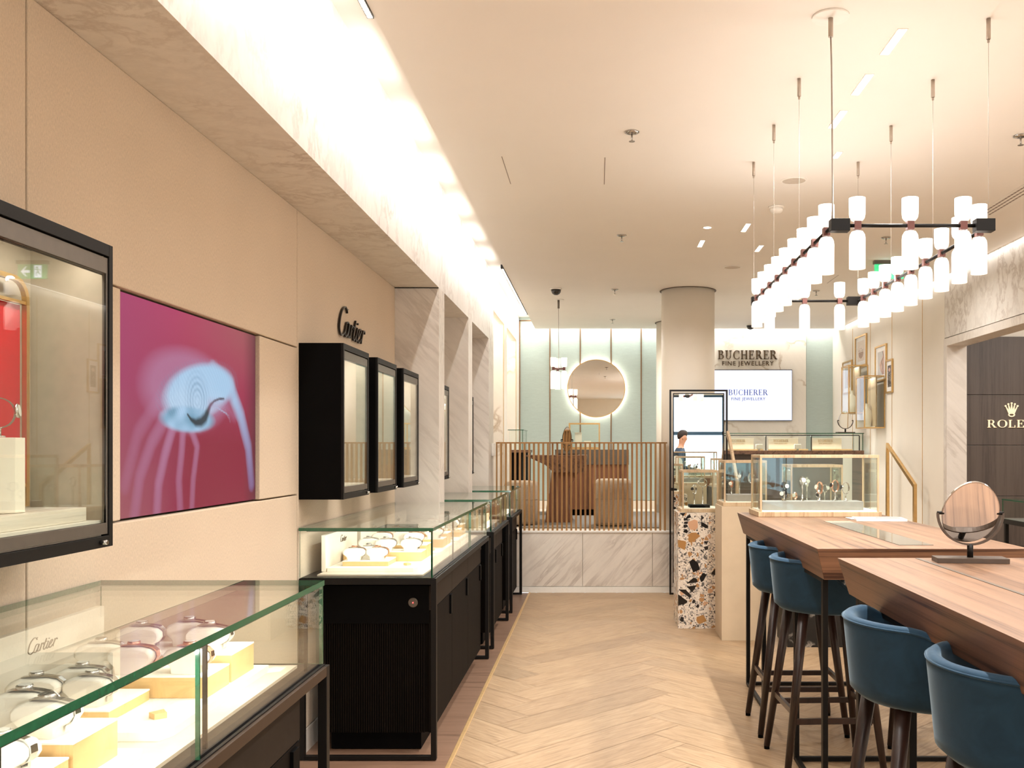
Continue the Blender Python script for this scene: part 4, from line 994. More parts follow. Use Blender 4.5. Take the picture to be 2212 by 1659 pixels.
# the wide case on the far table
showcase(.972, 1.716, 5.72, 6.08, TT + .0004, .374, 'wide oak framed watch showcase at the end of the far table', .030, .018)
zt = TT + .0004 + .037
tag(MB().box(1.01, 1.628, 5.80, 5.95, zt, zt + .052).build('display_plinth', M['leather'], bevel=.001), 'long pale grey plinth inside the wide showcase', 'plinth')
gz = zt + .0525; G = 'watches along the pale grey plinth'
for key, band, face, px, dy, rz, lab, kw in (
    ('w1', 'leather_k', 'dial_w', 1694, 0, 100, 'black strapped watch lying tilted at the left of the pale grey plinth', dict(rx=.036, rz=.026, stem_h=.062)),
    ('w2', 'steel', 'dial_w', 1733, 0, 90, 'bright steel watch on the tallest stand of the pale grey plinth', dict(rx=.036, rz=.024, stem_h=.10)),
    ('w3', 'rose', 'dial_w', 1768, -.03, 25, 'rose gold watch in the middle of the pale grey plinth', dict(rx=.018, rz=.036, stem_h=.045)),
    ('w4', 'rose', 'dial_k', 1804, 0, 20, 'rose gold watch with a dark face, second from the right on the grey plinth', dict(rx=.020, rz=.036, stem_h=.055)),
    ('w5', 'steel', 'dial_k', 1825, -.02, 15, 'dark steel chain watch at the right end of the pale grey plinth', dict(rx=.022, rz=.034, stem_h=.045))):
    if band == 'leather_k' and band not in M: M[band] = plain('black_strap', '#1c1714', .35)
    hoop(key, band, face, (px - 1290) / 2050 * 5.87, 5.87 + dy, gz, rz, lab, G, **kw)
hoop('w1', 'leather_k', 'dial_w', 1.18, 5.99, zt, 60, 'black strapped watch on the wide showcase floor, behind the grey plinth', G)
hoop('w5', 'steel', 'dial_k', 1.40, 6.00, zt, 70, 'chain watch on the floor of the wide showcase, behind the middle of the grey plinth', G)
# paper on the table
t = thing('catalogue', 'white printed catalogue lying on the far table in front of the wide showcase', 'brochure', (1.65, 5.46, TT))
m = MB(); m.box(-.14, .14, -.10, .10, 0, .012); m.xf(Matrix.Translation((1.625, 5.47, TT + .0003)) @ Matrix.Rotation(math.radians(-8), 4, 'Z')); m.build('pages', M['paper'], t, .001)
m = MB(); m.box(-.02, .12, -.03, .07, .0122, .0126); m.box(-.11, -.05, -.01, .02, .0122, .0126); m.xf(Matrix.Translation((1.625, 5.47, TT + .0003)) @ Matrix.Rotation(math.radians(-8), 4, 'Z')); m.build('printed_picture', M['ink'], t)
tag(MB().box(1.47, 1.60, 5.50, 5.62, TT + .0022, TT + .006).build('leaflet', M['paper']), 'thin pale leaflet beside the catalogue on the far table', 'brochure')
# tall floor mirror
t = thing('floor_mirror', 'tall floor mirror in a slim dark double frame beside the slatted railing', 'mirror', (1.045, 9.79, 0))
x0, x1, y0, y1, zt = .745, 1.345, 9.775, 9.80, 2.112
m = MB(); m.box(x0, x0 + .018, y0, y1, .0, zt); m.box(x1 - .018, x1, y0, y1, .0, zt); m.box(x0 + .018, x1 - .018, y0, y1, zt - .018, zt); m.box(x0 + .018, x1 - .018, y0, y1, 0, .018)
m.build('outer_frame', M['letter_black'], t, .001)
a0, a1 = x0 + .036, x1 - .036
m = MB(); b = .010; za, zb = .12, zt - .036
m.box(a0, a0 + b, y0 - .004, y1 + .004, za, zb); m.box(a1 - b, a1, y0 - .004, y1 + .004, za, zb); m.box(a0 + b, a1 - b, y0 - .004, y1 + .004, zb - b, zb); m.box(a0 + b, a1 - b, y0 - .004, y1 + .004, za, za + b)
m.build('inner_frame', M['letter_black'], t, .001)
for s, x in ((1, x0 + .018), (-1, x1 - .018)):
    m = MB(); m.box(min(x, x + s * .018), max(x, x + s * .018), y0 + .004, y1 - .004, 1.07, 1.10); m.build('pivot', M['letter_black'], t)
MB().box(a0 + b, a1 - b, y0, y0 + .006, za + b, zb - b).build('glass', M['mirror'], t)
# oak handrails
t = tag(MB().tube([(1.335, 9.72, 1.66), (1.34, 9.62, 1.60), (1.35, 9.16, 1.20), (1.35, 9.12, .0)], (.012, .03), up=(1, 0, 0)).build('handrail', M['oak_frame']), 'pale oak stair handrail sloping down behind the showcases', 'handrail')
m = MB(); m.tube([(3.28, 10.72, PZ), (3.28, 10.72, 1.545), (3.28, 9.80, 1.12), (3.28, 9.80, .32)], (.016, .028), up=(1, 0, 0))
tag(m.build('handrail', M['gold'], bevel=.002), 'brass stair handrail against the cream right-hand wall', 'handrail')
# slatted railing on the platform
t = thing('slatted_railing', 'oak slatted railing with thin top rail on the marble platform edge', 'railing', (-.15, YP + .05, PZ + .004))
yr0 = YP + .04; z0, z1 = PZ + .004, 1.573; x0, x1 = -1.055, .735
MB().box(x0 - .008, x1, yr0, yr0 + .045, z1 - .016, z1).build('top_rail', M['slat'], t, .001)
MB().box(x0 - .008, x0 + .004, yr0, yr0 + .045, z0, z1 - .016).build('end_post', M['slat'], t, .001)
n = 36
for i in range(1, n + 1):
    x = x0 - .004 + i * .0492
    MB().box(x - .010, x + .010, yr0 + .004, yr0 + .041, z0, z1 - .016).build('slat', M['slat'], t)
# ---------------------------------------------------------------- platform furniture
t = thing('round_mirror', 'large round backlit mirror with thin brass rim on the pale green wall', 'mirror', (PX(1288, YB), YB, 1.96))
cx, cz, rr = PX(1288, 13.64), PZZ(839, 13.64), .418
def disc(mb, r, y, n=72): return mb.add([(cx + r * math.cos(2 * PI * i / n), y, cz + r * math.sin(2 * PI * i / n)) for i in range(n)], [tuple(range(n))])
def ringy(r0, r1, y0, y1, n=72): return [[(cx + q * math.cos(2 * PI * j / n), yy, cz + q * math.sin(2 * PI * j / n)) for j in range(n)] for q, yy in ((r1, y0), (r1, y1), (r0, y1), (r0, y0))]
m = MB(); m.rings(ringy(rr - .010, rr, 13.63, 13.655), 0, False, False, True); m.build('rim', M['gold'], t)
m = MB(); disc(m, rr - .008, 13.636); m.build('glass', M['mirror'], t)
m = MB(); m.rings(ringy(rr - .06, rr - .03, 13.66, 13.69), 0, False, False, True); m.build('light_ring', M['ledwhite'], t)
m = MB(); m.rings(ringy(.02, rr - .1, 13.64, 13.70), 0, False, False, True); m.build('back_box', M['white'], t)
t = thing('consultation_desk', 'flared sculptural walnut desk on a tapering foot behind the railing', 'desk', (-.45, 11.2, PZ))
zt = 1.43
m = MB(); m.prism([(-.815, zt), (-.815, zt - .014), (-.60, zt - .11), (-.50, zt - .20), (-.13, zt - .20), (-.12, zt)], 10.9, 11.55, 'Y'); m.build('top', M['walnut_edge'], t, .004)
rs = []
for z, a, b in ((PZ + .0125, -.60, -.29), (PZ + .2, -.585, -.335), (PZ + .4, -.545, -.33), (zt - .2, -.53, -.22)): rs.append([(a, 10.97, z), (b, 10.97, z), (b, 11.45, z), (a, 11.45, z)])
m = MB(); m.rings(rs, 0, False); m.build('foot', M['ribbed'], t, .004)
t = thing('sideboard', 'long walnut sideboard with grey-brown drawer band below the framed glass box', 'cabinet', (-.06, 12.3, PZ))
MB().box(-.54, .405, 12.1, 12.55, 1.30, 1.494).build('drawer_band', M['bronze_light'], t, .003)
m = MB(); 
for i in range(18): m.box(-.53 + i * .0515, -.53 + i * .0515 + .049, 12.11, 12.54, .73, 1.30)
m.build('body', M['ribbed'], t)
MB().box(-.48, .36, 12.16, 12.5, PZ + .0125, .73).build('plinth', M['black'], t)
def tub(x, y, wx, h, lab):
    r = thing('tub_chair', lab, 'armchair', (x, y, PZ), 'beige tub chairs on the platform')
    def ring(z, k): return [(x + wx * k * (abs(math.cos(a)) ** .6) * (1 if math.cos(a) > 0 else -1), y + .24 * k * (abs(math.sin(a)) ** .6) * (1 if math.sin(a) > 0 else -1), z) for a in [2 * PI * i / 40 for i in range(40)]]
    m = MB(); m.rings([ring(PZ + .0205, .96), ring(PZ + .06, 1), ring(PZ + h - .06, 1), ring(PZ + h - .015, .95), ring(PZ + h, .84)], 0, True); m.build('body', M['boucle'], r)
    m = MB(); m.tube([(p[0], p[1], PZ + h * .6) for p in ring(0, 1.004)], .004, 6, closed=True); m.build('piping', M['boucle'], r)
    m = MB(); m.rings([ring(PZ + .0125, .88), ring(PZ + .02, .9)], 0, False); m.build('plinth', M['black'], r)
tub(.18, 10.62, .205, .525, 'beige fabric tub chair with rounded top behind the railing, right of the desk')
tub(-.86, 10.75, .19, .50, 'beige fabric tub chair behind the left end of the railing')
tag(MB().box(-.85, 1.5, 10.3, 12.9, PZ, PZ + .012).build('rug', M['rug'], org=(.2, 11.5, PZ)), 'grey woven rug under the desk and tub chairs', 'rug')
vanity(PX(1225, 11.1), 11.05, zt + .001, 1.0, 20, 4, 'oval vanity mirror on the sculptural desk, seen above the railing', .062, .145, key=1)
t = thing('glass_display_box', 'gold framed glass box standing on the sideboard below the round mirror', 'display case', (-.17, 12.3, 1.495))
x0, x1, y0, y1, z0, z1 = PX(1228.5, 12.2), PX(1296, 12.2), 12.2, 12.42, 1.4945, PZZ(913.5, 12.2)
m = MB(); f = .016
for x in (x0, x1 - f):
    for y in (y0, y1 - f): m.box(x, x + f, y, y + f, z0 + .03, z1 - f)
for z in (z0 + .014, z1 - f): m.box(x0, x1, y0, y0 + f, z, z + f); m.box(x0, x1, y1 - f, y1, z, z + f); m.box(x0, x0 + f, y0 + f, y1 - f, z, z + f); m.box(x1 - f, x1, y0 + f, y1 - f, z, z + f)
m.box(x0, x1, y0, y1, z0, z0 + .0138)
m.build('frame', M['gold'], t)
g = MB(); pane(g, x0 + f, x1 - f, y0 + .004, y0 + .008, z0 + .03, z1 - f); g.build('glazing', [M['glass'], M['glass']], t)
tag(MB().box(-.29, -.20, 12.26, 12.34, z0 + .031, z0 + .22).build('riser_block', M['tray'], bevel=.002), 'tall ivory block inside the glass box on the sideboard', 'riser')
tag(MB().box(-.17, -.08, 12.25, 12.33, z0 + .031, z0 + .11).build('riser_block', M['tray'], bevel=.002), 'short ivory block inside the glass box on the sideboard', 'riser')
# small counter in the far recess at the left
t = thing('display_counter', 'small walnut and glass counter against the last marble recess at the left', 'display case', (-.99, 12.2, PZ))
MB().box(-1.10, -.86, 11.9, 12.6, 1.455, 1.49).build('top', M['walnut_edge'], t, .003)
MB().box(-1.10, -.95, 11.95, 12.55, 1.0, 1.455).build('body', M['dark_wood'], t, .003)
for y in (11.97, 12.5): MB().box(-.90, -.875, y, y + .025, PZ + .001, 1.455).build('leg', M['bronze'], t)
g = MB(); pane(g, -1.10, -.93, 11.9, 11.908, 1.491, 1.735); pane(g, -.938, -.93, 11.908, 12.55, 1.491, 1.735); g.build('glazing', [M['glass'], M['glass_edge']], t)
g = MB(); pane(g, -1.12, -.92, 11.89, 12.56, 1.7352, 1.744); g.build('glass_top', [M['glass'], M['glass_edge']], t)
# jewellery counter on the platform at the right
t = thing('display_counter', 'long glass jewellery counter with walnut edge below the television', 'display case', (2.4, 12.0, PZ))
x0, x1, y0, y1 = 1.55, 3.32, 11.8, 12.25
MB().box(x0, x1, y0, y1, 1.435, 1.482).build('top', M['walnut_edge'], t, .003)
MB().box(x0 + .03, x1 - .25, y0 + .06, y1 - .03, PZ + .001, 1.435).build('carcass', plain('taupe_brown_carcass', '#4a3d34', .6), t)
MB().box(x1 - .03, x1, y0 + .01, y1, PZ + .001, 1.435).build('leg', M['walnut_edge'], t)
g = MB(); pane(g, x0, x1 - .01, y0 + .01, y0 + .018, 1.4825, 1.690); pane(g, x1 - .018, x1 - .01, y0 + .018, y1, 1.4825, 1.690); g.build('glazing', [M['glass'], M['glass_edge']], t)
g = MB(); pane(g, x0, x1, y0, y1, 1.6902, 1.7); g.build('glass_top', [M['glass'], M['glass_edge']], t)
m = MB(); m.box(x0, x1 - .05, y0 + .03, y0 + .042, 1.664, 1.676)
for px in (1655.5, 1754, 1858): m.box(PX(px, y0) - .006, PX(px, y0) + .006, y0 + .03, y0 + .042, 1.4825, 1.664)
m.build('light_bar', M['bronze'], t)
area('case_light', (2.45, y0 + .05, 1.66), 1.6, .02, 2.2, WARM, (math.radians(-25), 0, 0), 170)
for i, (a, b, tx) in enumerate(((1570, 1628, 1578), (1660, 1724, 1671), (1754, 1818, 1767))):
    yy = 12.0; r = thing('sign_board', 'pale board with small gold lettering in the jewellery counter, ' + ('leftmost', 'middle', 'rightmost')[i] + ' of three', 'sign', (PX((a + b) / 2, yy), yy, 1.4825), 'pale lettered boards in the jewellery counter')
    MB().box(PX(a, yy), PX(b, yy), yy, yy + .02, 1.50, 1.64).build('board', M['tray'], r, .002)
    MB().box(PX(a, yy), PX(b + 18, yy), yy - .10, yy + .03, 1.4826, 1.4995).build('tray', M['gold_mat'], r, .001)
    serif('BUCHERER', PX(tx, yy), yy - .0002, PZZ(954.5, yy), 5 / 2050 * yy, .002, total=32 / 2050 * yy).build('lettering', M['gold'], r)
    sans('FINE JEWELLERY', PX(tx + 2, yy), yy - .0002, PZZ(959.3, yy), 28 / 2050 * yy, .001, '', None).build('subtitle', M['gold'], r)
for i, x in enumerate((1.98, 2.46)):
    tag(MB().box(x, x + .085, 11.83, 11.87, 1.50, 1.56).box(x + .03, x + .055, 11.84, 11.86, 1.483, 1.50).build('earring_stand', M['cushion'], bevel=.003), 'small white earring stand in the jewellery counter, the %s one' % ('left', 'right')[i], 'jewellery stand', 'white earring stands')
vanity(PX(1826, 12.1), 12.1, 1.7005, .92, 10, 2, 'small oval vanity mirror on the right end of the jewellery counter')
# pictures on the right wall
def print_bowl(u, v):
    c = lin('#ead6c4')[:3]; n = noise.noise(Vector((u * 20, v * 20, 2)))
    e = ((u - .5) / .34) ** 2 + ((v - .62) / .25) ** 2
    if e < 1 and v > .55: c = lerp(lin('#8a5f4a')[:3], lin('#c89e80')[:3], .5 + n)
    elif math.hypot((u - .5) / .36, (v - .42) / .2) < 1 and n > .05: c = lin('#f6e6dc')[:3]
    elif math.hypot((u - .5) / .36, (v - .46) / .14) < 1 and n < -.2: c = lin('#6b4a3c')[:3]
    return c
def print_grey(u, v):
    c = lin('#c9c3bd')[:3]; n = noise.noise(Vector((u * 5, v * 7, 5)))
    if u > .55 + .25 * math.sin(v * 6 + 1) : c = lerp(lin('#dcb8a4')[:3], lin('#b98c78')[:3], v)
    d, t = seg_d(u, v, [(.75, .02), (.9, .25), (.6, .45), (.75, .6), (.72, 1)], 1)
    if d < .03: c = lin('#4a3b38')[:3]
    return lerp(c, (1, 1, 1), .12 * n)
def print_dark(u, v):
    c = lin('#4a3a30')[:3]; n = noise.noise(Vector((u * 8, v * 14, 9)))
    if math.hypot((u - .5) / .28, (v - .2) / .09) < 1: c = lin('#d8a894')[:3]
    elif v > .3: c = lerp(lin('#2a2320')[:3], lin('#c8b8a8')[:3], max(0, n * 1.6))
    return c
def picture(px0, px1, zt, zb, fn, lab, depth=.022):
    X = XR - depth; ya = X * 2050 / (px1 - 1290); yb_ = X * 2050 / (px0 - 1290)   # near and far ends
    r = thing('framed_picture', lab, 'picture', (XR, (ya + yb_) / 2, zb), 'gold framed pictures on the right wall'); f = .02
    m = MB(); m.box(X, XR - .0005, ya, ya + f, zb, zt); m.box(X, XR - .0005, yb_ - f, yb_, zb, zt); m.box(X, XR - .0005, ya + f, yb_ - f, zb, zb + f); m.box(X, XR - .0005, ya + f, yb_ - f, zt - f, zt)
    m.build('frame', M['gold'], r, .001)
    MB().box(XR - .010, XR - .001, ya + f, yb_ - f, zb + f, zt - f).build('mount', M['paper'], r)
    L = yb_ - ya; H = zt - zb; k = .16
    sheet('print', (XR - .0105, yb_ - f - L * k, zt - f - H * k * .8), (0, -(L - 2 * f - 2 * L * k), 0), (0, 0, -(H - 2 * f - 2 * H * k * .8)), 30, 44, fn, M['print'], r)
picture(1846, 1870, 2.96, 2.56, print_bowl, 'gold framed picture of a flower bowl, highest on the cream wall')
picture(1889, 1913, 2.74, 2.31, print_grey, 'gold framed grey and pink abstract picture, second highest on the cream wall')
picture(1912, 1926, 2.54, 2.15, print_dark, 'narrow gold framed dark picture nearest the handrail')
picture(1819, 1839, 2.69, 2.25, print_grey, 'gold framed picture half hidden behind the further glass wall box')
picture(1842.5, 1854.5, 2.40, 2.02, print_dark, 'narrow framed picture behind the nearer glass wall box')
def glass_box(y0, y1, xl, z0, z1, lab, busts):
    r = thing('glass_wall_box', lab, 'display case', (XR, (y0 + y1) / 2, z0), 'gold framed glass wall boxes'); f = .014; x1 = XR - .0005
    m = MB()
    for x in (xl, x1 - f):
        for y in (y0, y1 - f): m.box(x, x + f, y, y + f, z0, z1)
    for z in (z0, z1 - f): m.box(xl + f, x1 - f, y0, y0 + f, z, z + f); m.box(xl + f, x1 - f, y1 - f, y1, z, z + f); m.box(xl, xl + f, y0 + f, y1 - f, z, z + f); m.box(x1 - f, x1, y0 + f, y1 - f, z, z + f)
    m.build('frame', M['gold'], r)
    g = MB(); pane(g, xl + f, x1 - f, y0 + .004, y0 + .008, z0 + f, z1 - f); pane(g, xl + .004, xl + .008, y0 + f, y1 - f, z0 + f, z1 - f); g.build('glazing', [M['glass'], M['glass']], r)
    MB().box(x1 - f - .09, x1 - f - .075, y0 + f + .01, y1 - f - .01, z0 + f + .012, z1 - f).build('back_panel', M['oak_frame'], r)
    MB().box(xl + f, x1 - f, y0 + f, y1 - f, z0 + .002, z0 + f - .001).build('floor_panel', M['tray'], r)
    area('case_light', ((xl + x1) / 2 - .03, (y0 + y1) / 2, z1 - .02), .1, .2, .18, WARM)
    # necklace bust
    b = thing('necklace_bust', 'ivory necklace bust ' + busts, 'jewellery stand', (xl + .09, (y0 + y1) / 2, z0 + f)); cx_, cy_ = xl + .098, (y0 + y1) / 2; zb = z0 + f
    rs = []
    for z, w_, d_, oy in ((0, .03, .035, 0), (.10, .055, .028, .01), (.17, .060, .022, .02), (.21, .045, .024, .03), (.235, .022, .022, .034), (.28, .021, .021, .036), (.285, .026, .024, .036)):
        rs.append([(cx_ + w_ * math.cos(a), cy_ + oy + d_ * math.sin(a), zb + z) for a in [2 * PI * i / 20 for i in range(20)]])
    m = MB(); m.rings(rs, 0, True); m.build('torso', M['cushion'], b)
glass_box(11.2, 11.57, 3.15, 1.746, 2.37, 'nearer gold framed glass wall box holding a necklace bust', 'in the nearer glass wall box')
glass_box(11.9, 12.25, 3.15, 1.947, 2.557, 'further gold framed glass wall box, higher and partly hidden', 'in the further glass wall box')
# counter in the side room
t = thing('display_counter', 'glass topped counter before the dark panelled wall, cut off at the right', 'display case', (3.85, 7.9, 0))
MB().box(3.5, 4.3, 7.7, 8.2, .86, .90).build('top', M['bronze'], t)
for x in (3.51, 4.26):
    for y in (7.71, 8.16): MB().box(x, x + .03, y, y + .03, .003, .86).build('leg', M['bronze'], t)
g = MB(); pane(g, 3.5, 4.3, 7.7, 7.708, .901, 1.06); pane(g, 3.5, 3.508, 7.708, 8.2, .901, 1.06); g.build('glazing', [M['glass'], M['glass_edge']], t)
g = MB(); pane(g, 3.495, 4.3, 7.695, 8.2, 1.0605, 1.07); g.build('glass_top', [M['glass'], M['glass_edge']], t)

# ---------------------------------------------------------------- chandelier
def pair(mb_up, mb_lo, mb_s, x, y, z):
    mb_s.lathe([(.012, -.016), (.0125, .016)], (x, y, z), 12)
    mb_up.lathe([(.004, .017), (.022, .020), (.029, .030), (.0315, .045), (.0315, .108), (.029, .108)], (x, y, z), 18, cap=True)
    mb_lo.lathe([(.029, -.170), (.0315, -.170), (.0315, -.052), (.029, -.036), (.022, -.024), (.004, -.018)], (x, y, z), 18, cap=True)
t = thing('chandelier', 'large rectangular chandelier of paired white glass shades over the tables', 'chandelier', (1.24, 4.7, 2.2)); zc = 2.378
x0, x1, y0, y1 = .927, 1.545, 3.73, 5.63
for a, b in (((x0, y0), (x1, y0)), ((x0, y1), (x1, y1)), ((x0, y0), (x0, y1)), ((x1, y0), (x1, y1))):
    MB().tube([(a[0], a[1], zc), (b[0], b[1], zc)], .0075, 10).build('arm', M['bronze'], t)
for x in (x0, x1):
    for y in (y0, y1):
        s = 1 if x == x0 else -1
        MB().box(x - s * .012, x + s * .062, y - .022, y + .022, zc - .024, zc + .024).build('corner_block', M['bronze'], t, .001)
spots = [(x, 3.84 + .2085 * i) for x in (x0, x1) for i in range(9)] + [(x, y) for y in (y0, y1) for x in (1.022, 1.230, 1.438)]
for x, y in spots:
    m = MB(); m.box(x - .0135, x + .0135, y - .0135, y + .0135, zc - .016, zc + .016); s_ = m.build('socket', M['socket'], t, .001)
    a, b, c = MB(), MB(), MB(); pair(a, b, c, x, y, zc); a.build('upper_shade', M['shade'], t); b.build('lower_shade', M['shade'], t)
for x, y in spots[::3] + spots[-2:]:
    l = bpy.data.lights.new('shade_lamp', 'POINT'); l.energy = .95; l.color = NEUT; l.shadow_soft_size = .02
    lo = bpy.data.objects.new('shade_lamp', l); C.objects.link(lo); lo.location = (x, y, zc + .130)
for x, y in [(x0, 4.356), (x0, 4.979), (x0, 5.62), (x1, 3.747), (x1, 4.367), (x1, 4.99), (x1, 5.62)]:
    m = MB(); m.tube([(x, y, HC - .09), (x, y, zc + .0075)], .0009, 6); m.build('suspension_wire', M['cablem'], t)
    m = MB(); m.cyl((x, y), .0085, HC - .082, HC - .001, 12); m.cyl((x, y), .005, HC - .095, HC - .082, 10); m.build('wire_grip', M['nickel'], t)
m = MB(); m.cyl((x0 - .01, 3.727), .072, HC - .008, HC - .0005, 40); m.build('canopy', M['white'], t)
m = MB(); m.cyl((x0 - .01, 3.727), .0095, HC - .082, HC - .008, 12); m.build('wire_grip', M['nickel'], t)
m = MB(); m.tube([(x0 - .01, 3.727, HC - .08), (x0 - .006, 3.727, HC - .2), (x0 - .004, 3.727, 2.75), (x0 - .002, 3.727, 2.5), (x0 - .004, 3.727, zc + .02)], .0035, 8); m.build('power_cable', M['cablem'], t)
# small pendant over the platform
t = thing('pendant_lamp', 'small pendant of three paired white glass shades before the green wall', 'pendant lamp', (-.437, 10.8, 2.2)); zc2 = PZZ(797, 10.8)
for i, (dx, dy, dz) in enumerate(((-.06, -.05, 0), (.062, -.02, -.01), (-.015, .07, .0))):
    x, y = -.437 + dx, 10.8 + dy
    MB().tube([(-.437, 10.8, zc2), (x, y, zc2)], .010, 8).build('arm', M['socket'], t)
    m = MB(); m.lathe([(.004, .017), (.028, .02), (.033, .04), (.033, .125), (.030, .125)], (x, y, zc2), 18); m.build('upper_shade', M['shade'], t)
    m = MB(); m.lathe([(.030, -.23), (.033, -.23), (.033, -.05), (.028, -.03), (.004, -.018)], (x, y, zc2), 18); m.build('lower_shade', M['shade'], t)
    m = MB(); m.box(x - .014, x + .014, y - .014, y + .014, zc2 - .018, zc2 + .018); m.build('socket', M['socket'], t)
m = MB(); m.tube([(-.44, 10.8, HC - .1), (-.437, 10.8, zc2 + .01)], .003, 6); m.build('power_cable', M['cablem'], t)
m = MB(); m.cyl((-.44, 10.8), .06, HC - .006, HC - .0005, 30); m.build('canopy', M['white'], t)
m = MB(); m.cyl((-.44, 10.8), .012, HC - .1, HC - .006, 12); m.build('wire_grip', M['bronze_light'], t)
# ---------------------------------------------------------------- ceiling fittings
CP = lambda px, py: (PX(px, 3485 / (970 - py)), 3485 / (970 - py))
def mk_spr():
    r = thing('sprinkler', '', 'sprinkler', (0, 0, 0))
    m = MB(); m.lathe([(.040, 0), (.040, -.004), (.026, -.010), (.012, -.012)], (0, 0, 0), 24); m.build('escutcheon', M['chrome'], r)
    m = MB(); m.cyl((0, 0), .005, -.05, -.01, 8); m.lathe([(.016, -.052), (.017, -.050), (.004, -.048)], (0, 0, 0), 12); m.build('nozzle', M['chrome'], r)
    return r
for i, (px, py, lab) in enumerate(((1365, 285, 'chrome ceiling sprinkler nearest the camera over the aisle'), (1343, 508, 'chrome ceiling sprinkler over the middle of the aisle'), (1328, 625, 'chrome ceiling sprinkler just left of the round column'),
                      (1323, 690, 'chrome ceiling sprinkler furthest away in front of the green wall'), (2205, 293, 'chrome ceiling sprinkler cut off at the right edge of the photo'), (1914, 513, 'chrome ceiling sprinkler beyond the middle of the chandelier'), (1763, 628, 'chrome ceiling sprinkler seen between the far shades of the chandelier'))):
    x, y = CP(px, py); place('spr', mk_spr, (x, y, HC - .0005), 0, lab, 'sprinkler', 'ceiling sprinklers')
def mk_dome():
    r = thing('security_camera', '', 'camera', (0, 0, 0))
    m = MB(); m.lathe([(.062, 0), (.062, -.010), (.055, -.014)], (0, 0, 0), 28); m.build('base_ring', M['white'], r)
    m = MB(); m.lathe([(.054, -.014), (.050, -.040), (.036, -.060), (.014, -.070), (.002, -.071)], (0, 0, 0), 28); m.build('dome', M['dome'], r)
    return r
x, y = CP(1201, 623); place('dome', mk_dome, (x, y, HC - .0005), 0, 'dark dome camera on the ceiling above the small pendant', 'security camera', 'dome cameras')
x, y = CP(1621, 701); place('dome', mk_dome, (x, y, HC - .0005), 0, 'dark dome camera on the ceiling above the marble shop name wall', 'security camera', 'dome cameras')
def recess(p0, p1, wd, lab):
    (xa, ya), (xb, yb_) = CP(*p0), CP(*p1); r = thing('ceiling_light', lab, 'ceiling light', ((xa + xb) / 2, (ya + yb_) / 2, HC), 'recessed linear ceiling lights')
    a, b = sorted((ya, yb_)); x = (xa + xb) / 2
    MB().box(x - wd / 2, x + wd / 2, a, b, HC - .0025, HC - .0004).build('diffuser', M['downled'], r)
    m = MB(); q = wd / 2; m.box(x - q - .004, x - q, a - .004, b + .004, HC - .003, HC - .0002); m.box(x + q, x + q + .004, a - .004, b + .004, HC - .003, HC - .0002); m.box(x - q, x + q, a - .004, a, HC - .003, HC - .0002); m.box(x - q, x + q, b, b + .004, HC - .003, HC - .0002); m.build('trim', M['white'], r)
recess((1950, 62), (1911, 117), .035, 'recessed linear ceiling light nearest the camera, upper right')
recess((1878, 160), (1848, 204), .035, 'second recessed linear ceiling light behind the chandelier cable')
recess((1822, 239), (1797, 276), .035, 'third recessed linear ceiling light, beside the chandelier cable')
recess((1812, 328), (1805, 341), .030, 'short recessed ceiling light right of the chandelier cable')
recess((1614, 483), (1608, 500), .035, 'short recessed ceiling light left of the chandelier, rear one')
recess((1518, 519), (1511, 533), .035, 'short recessed ceiling light nearest the round column')
recess((1643, 530), (1636, 543), .035, 'short recessed ceiling light above the left chandelier arm')
for px, py, rad, lab in ((1715, 390, .072, 'round flush ceiling speaker left of the chandelier cable'), (1582, 577, .075, 'round flush ceiling speaker above the marble wall')):
    x, y = CP(px, py); r = thing('ceiling_speaker', lab, 'speaker', (x, y, HC), 'ceiling speakers')
    m = MB(); m.cyl((x, y), rad, HC - .003, HC - .0004, 36); m.build('grille', plain('grey_grille', '#cfc3b4', .7) if 'grey_grille' not in bpy.data.materials else bpy.data.materials['grey_grille'], r)
    m = MB(); m.rings([[(x + q * math.cos(2 * PI * j / 36), y + q * math.sin(2 * PI * j / 36), z) for j in range(36)] for q, z in ((rad + .012, HC - .0004), (rad + .012, HC - .005), (rad, HC - .005), (rad, HC - .0004))], 0, False, False, True); m.build('rim', M['white'], r)
x, y = CP(1677, 446); r = thing('smoke_detector', 'white smoke detector on the ceiling above the left chandelier arm', 'smoke detector', (x, y, HC))
m = MB(); m.lathe([(.055, -.0004), (.055, -.012), (.045, -.014)], (x, y, HC), 28); m.build('base', M['white'], r)
m = MB(); m.lathe([(.045, -.014), (.045, -.032), (.032, -.046), (.0, -.048)], (x, y, HC), 28); m.build('sensor_head', M['white'], r)
x, y = CP(1528, 491); r = thing('spotlight', 'small bright recessed round spotlight before the round column', 'ceiling light', (x, y, HC))
m = MB(); m.cyl((x, y), .030, HC - .0035, HC - .0004, 24); m.build('lamp', M['downled'], r)
m = MB(); m.rings([[(x + q * math.cos(2 * PI * j / 24), y + q * math.sin(2 * PI * j / 24), z) for j in range(24)] for q, z in ((.042, HC - .0004), (.042, HC - .004), (.030, HC - .004), (.030, HC - .0004))], 0, False, False, True); m.build('rim', M['white'], r)
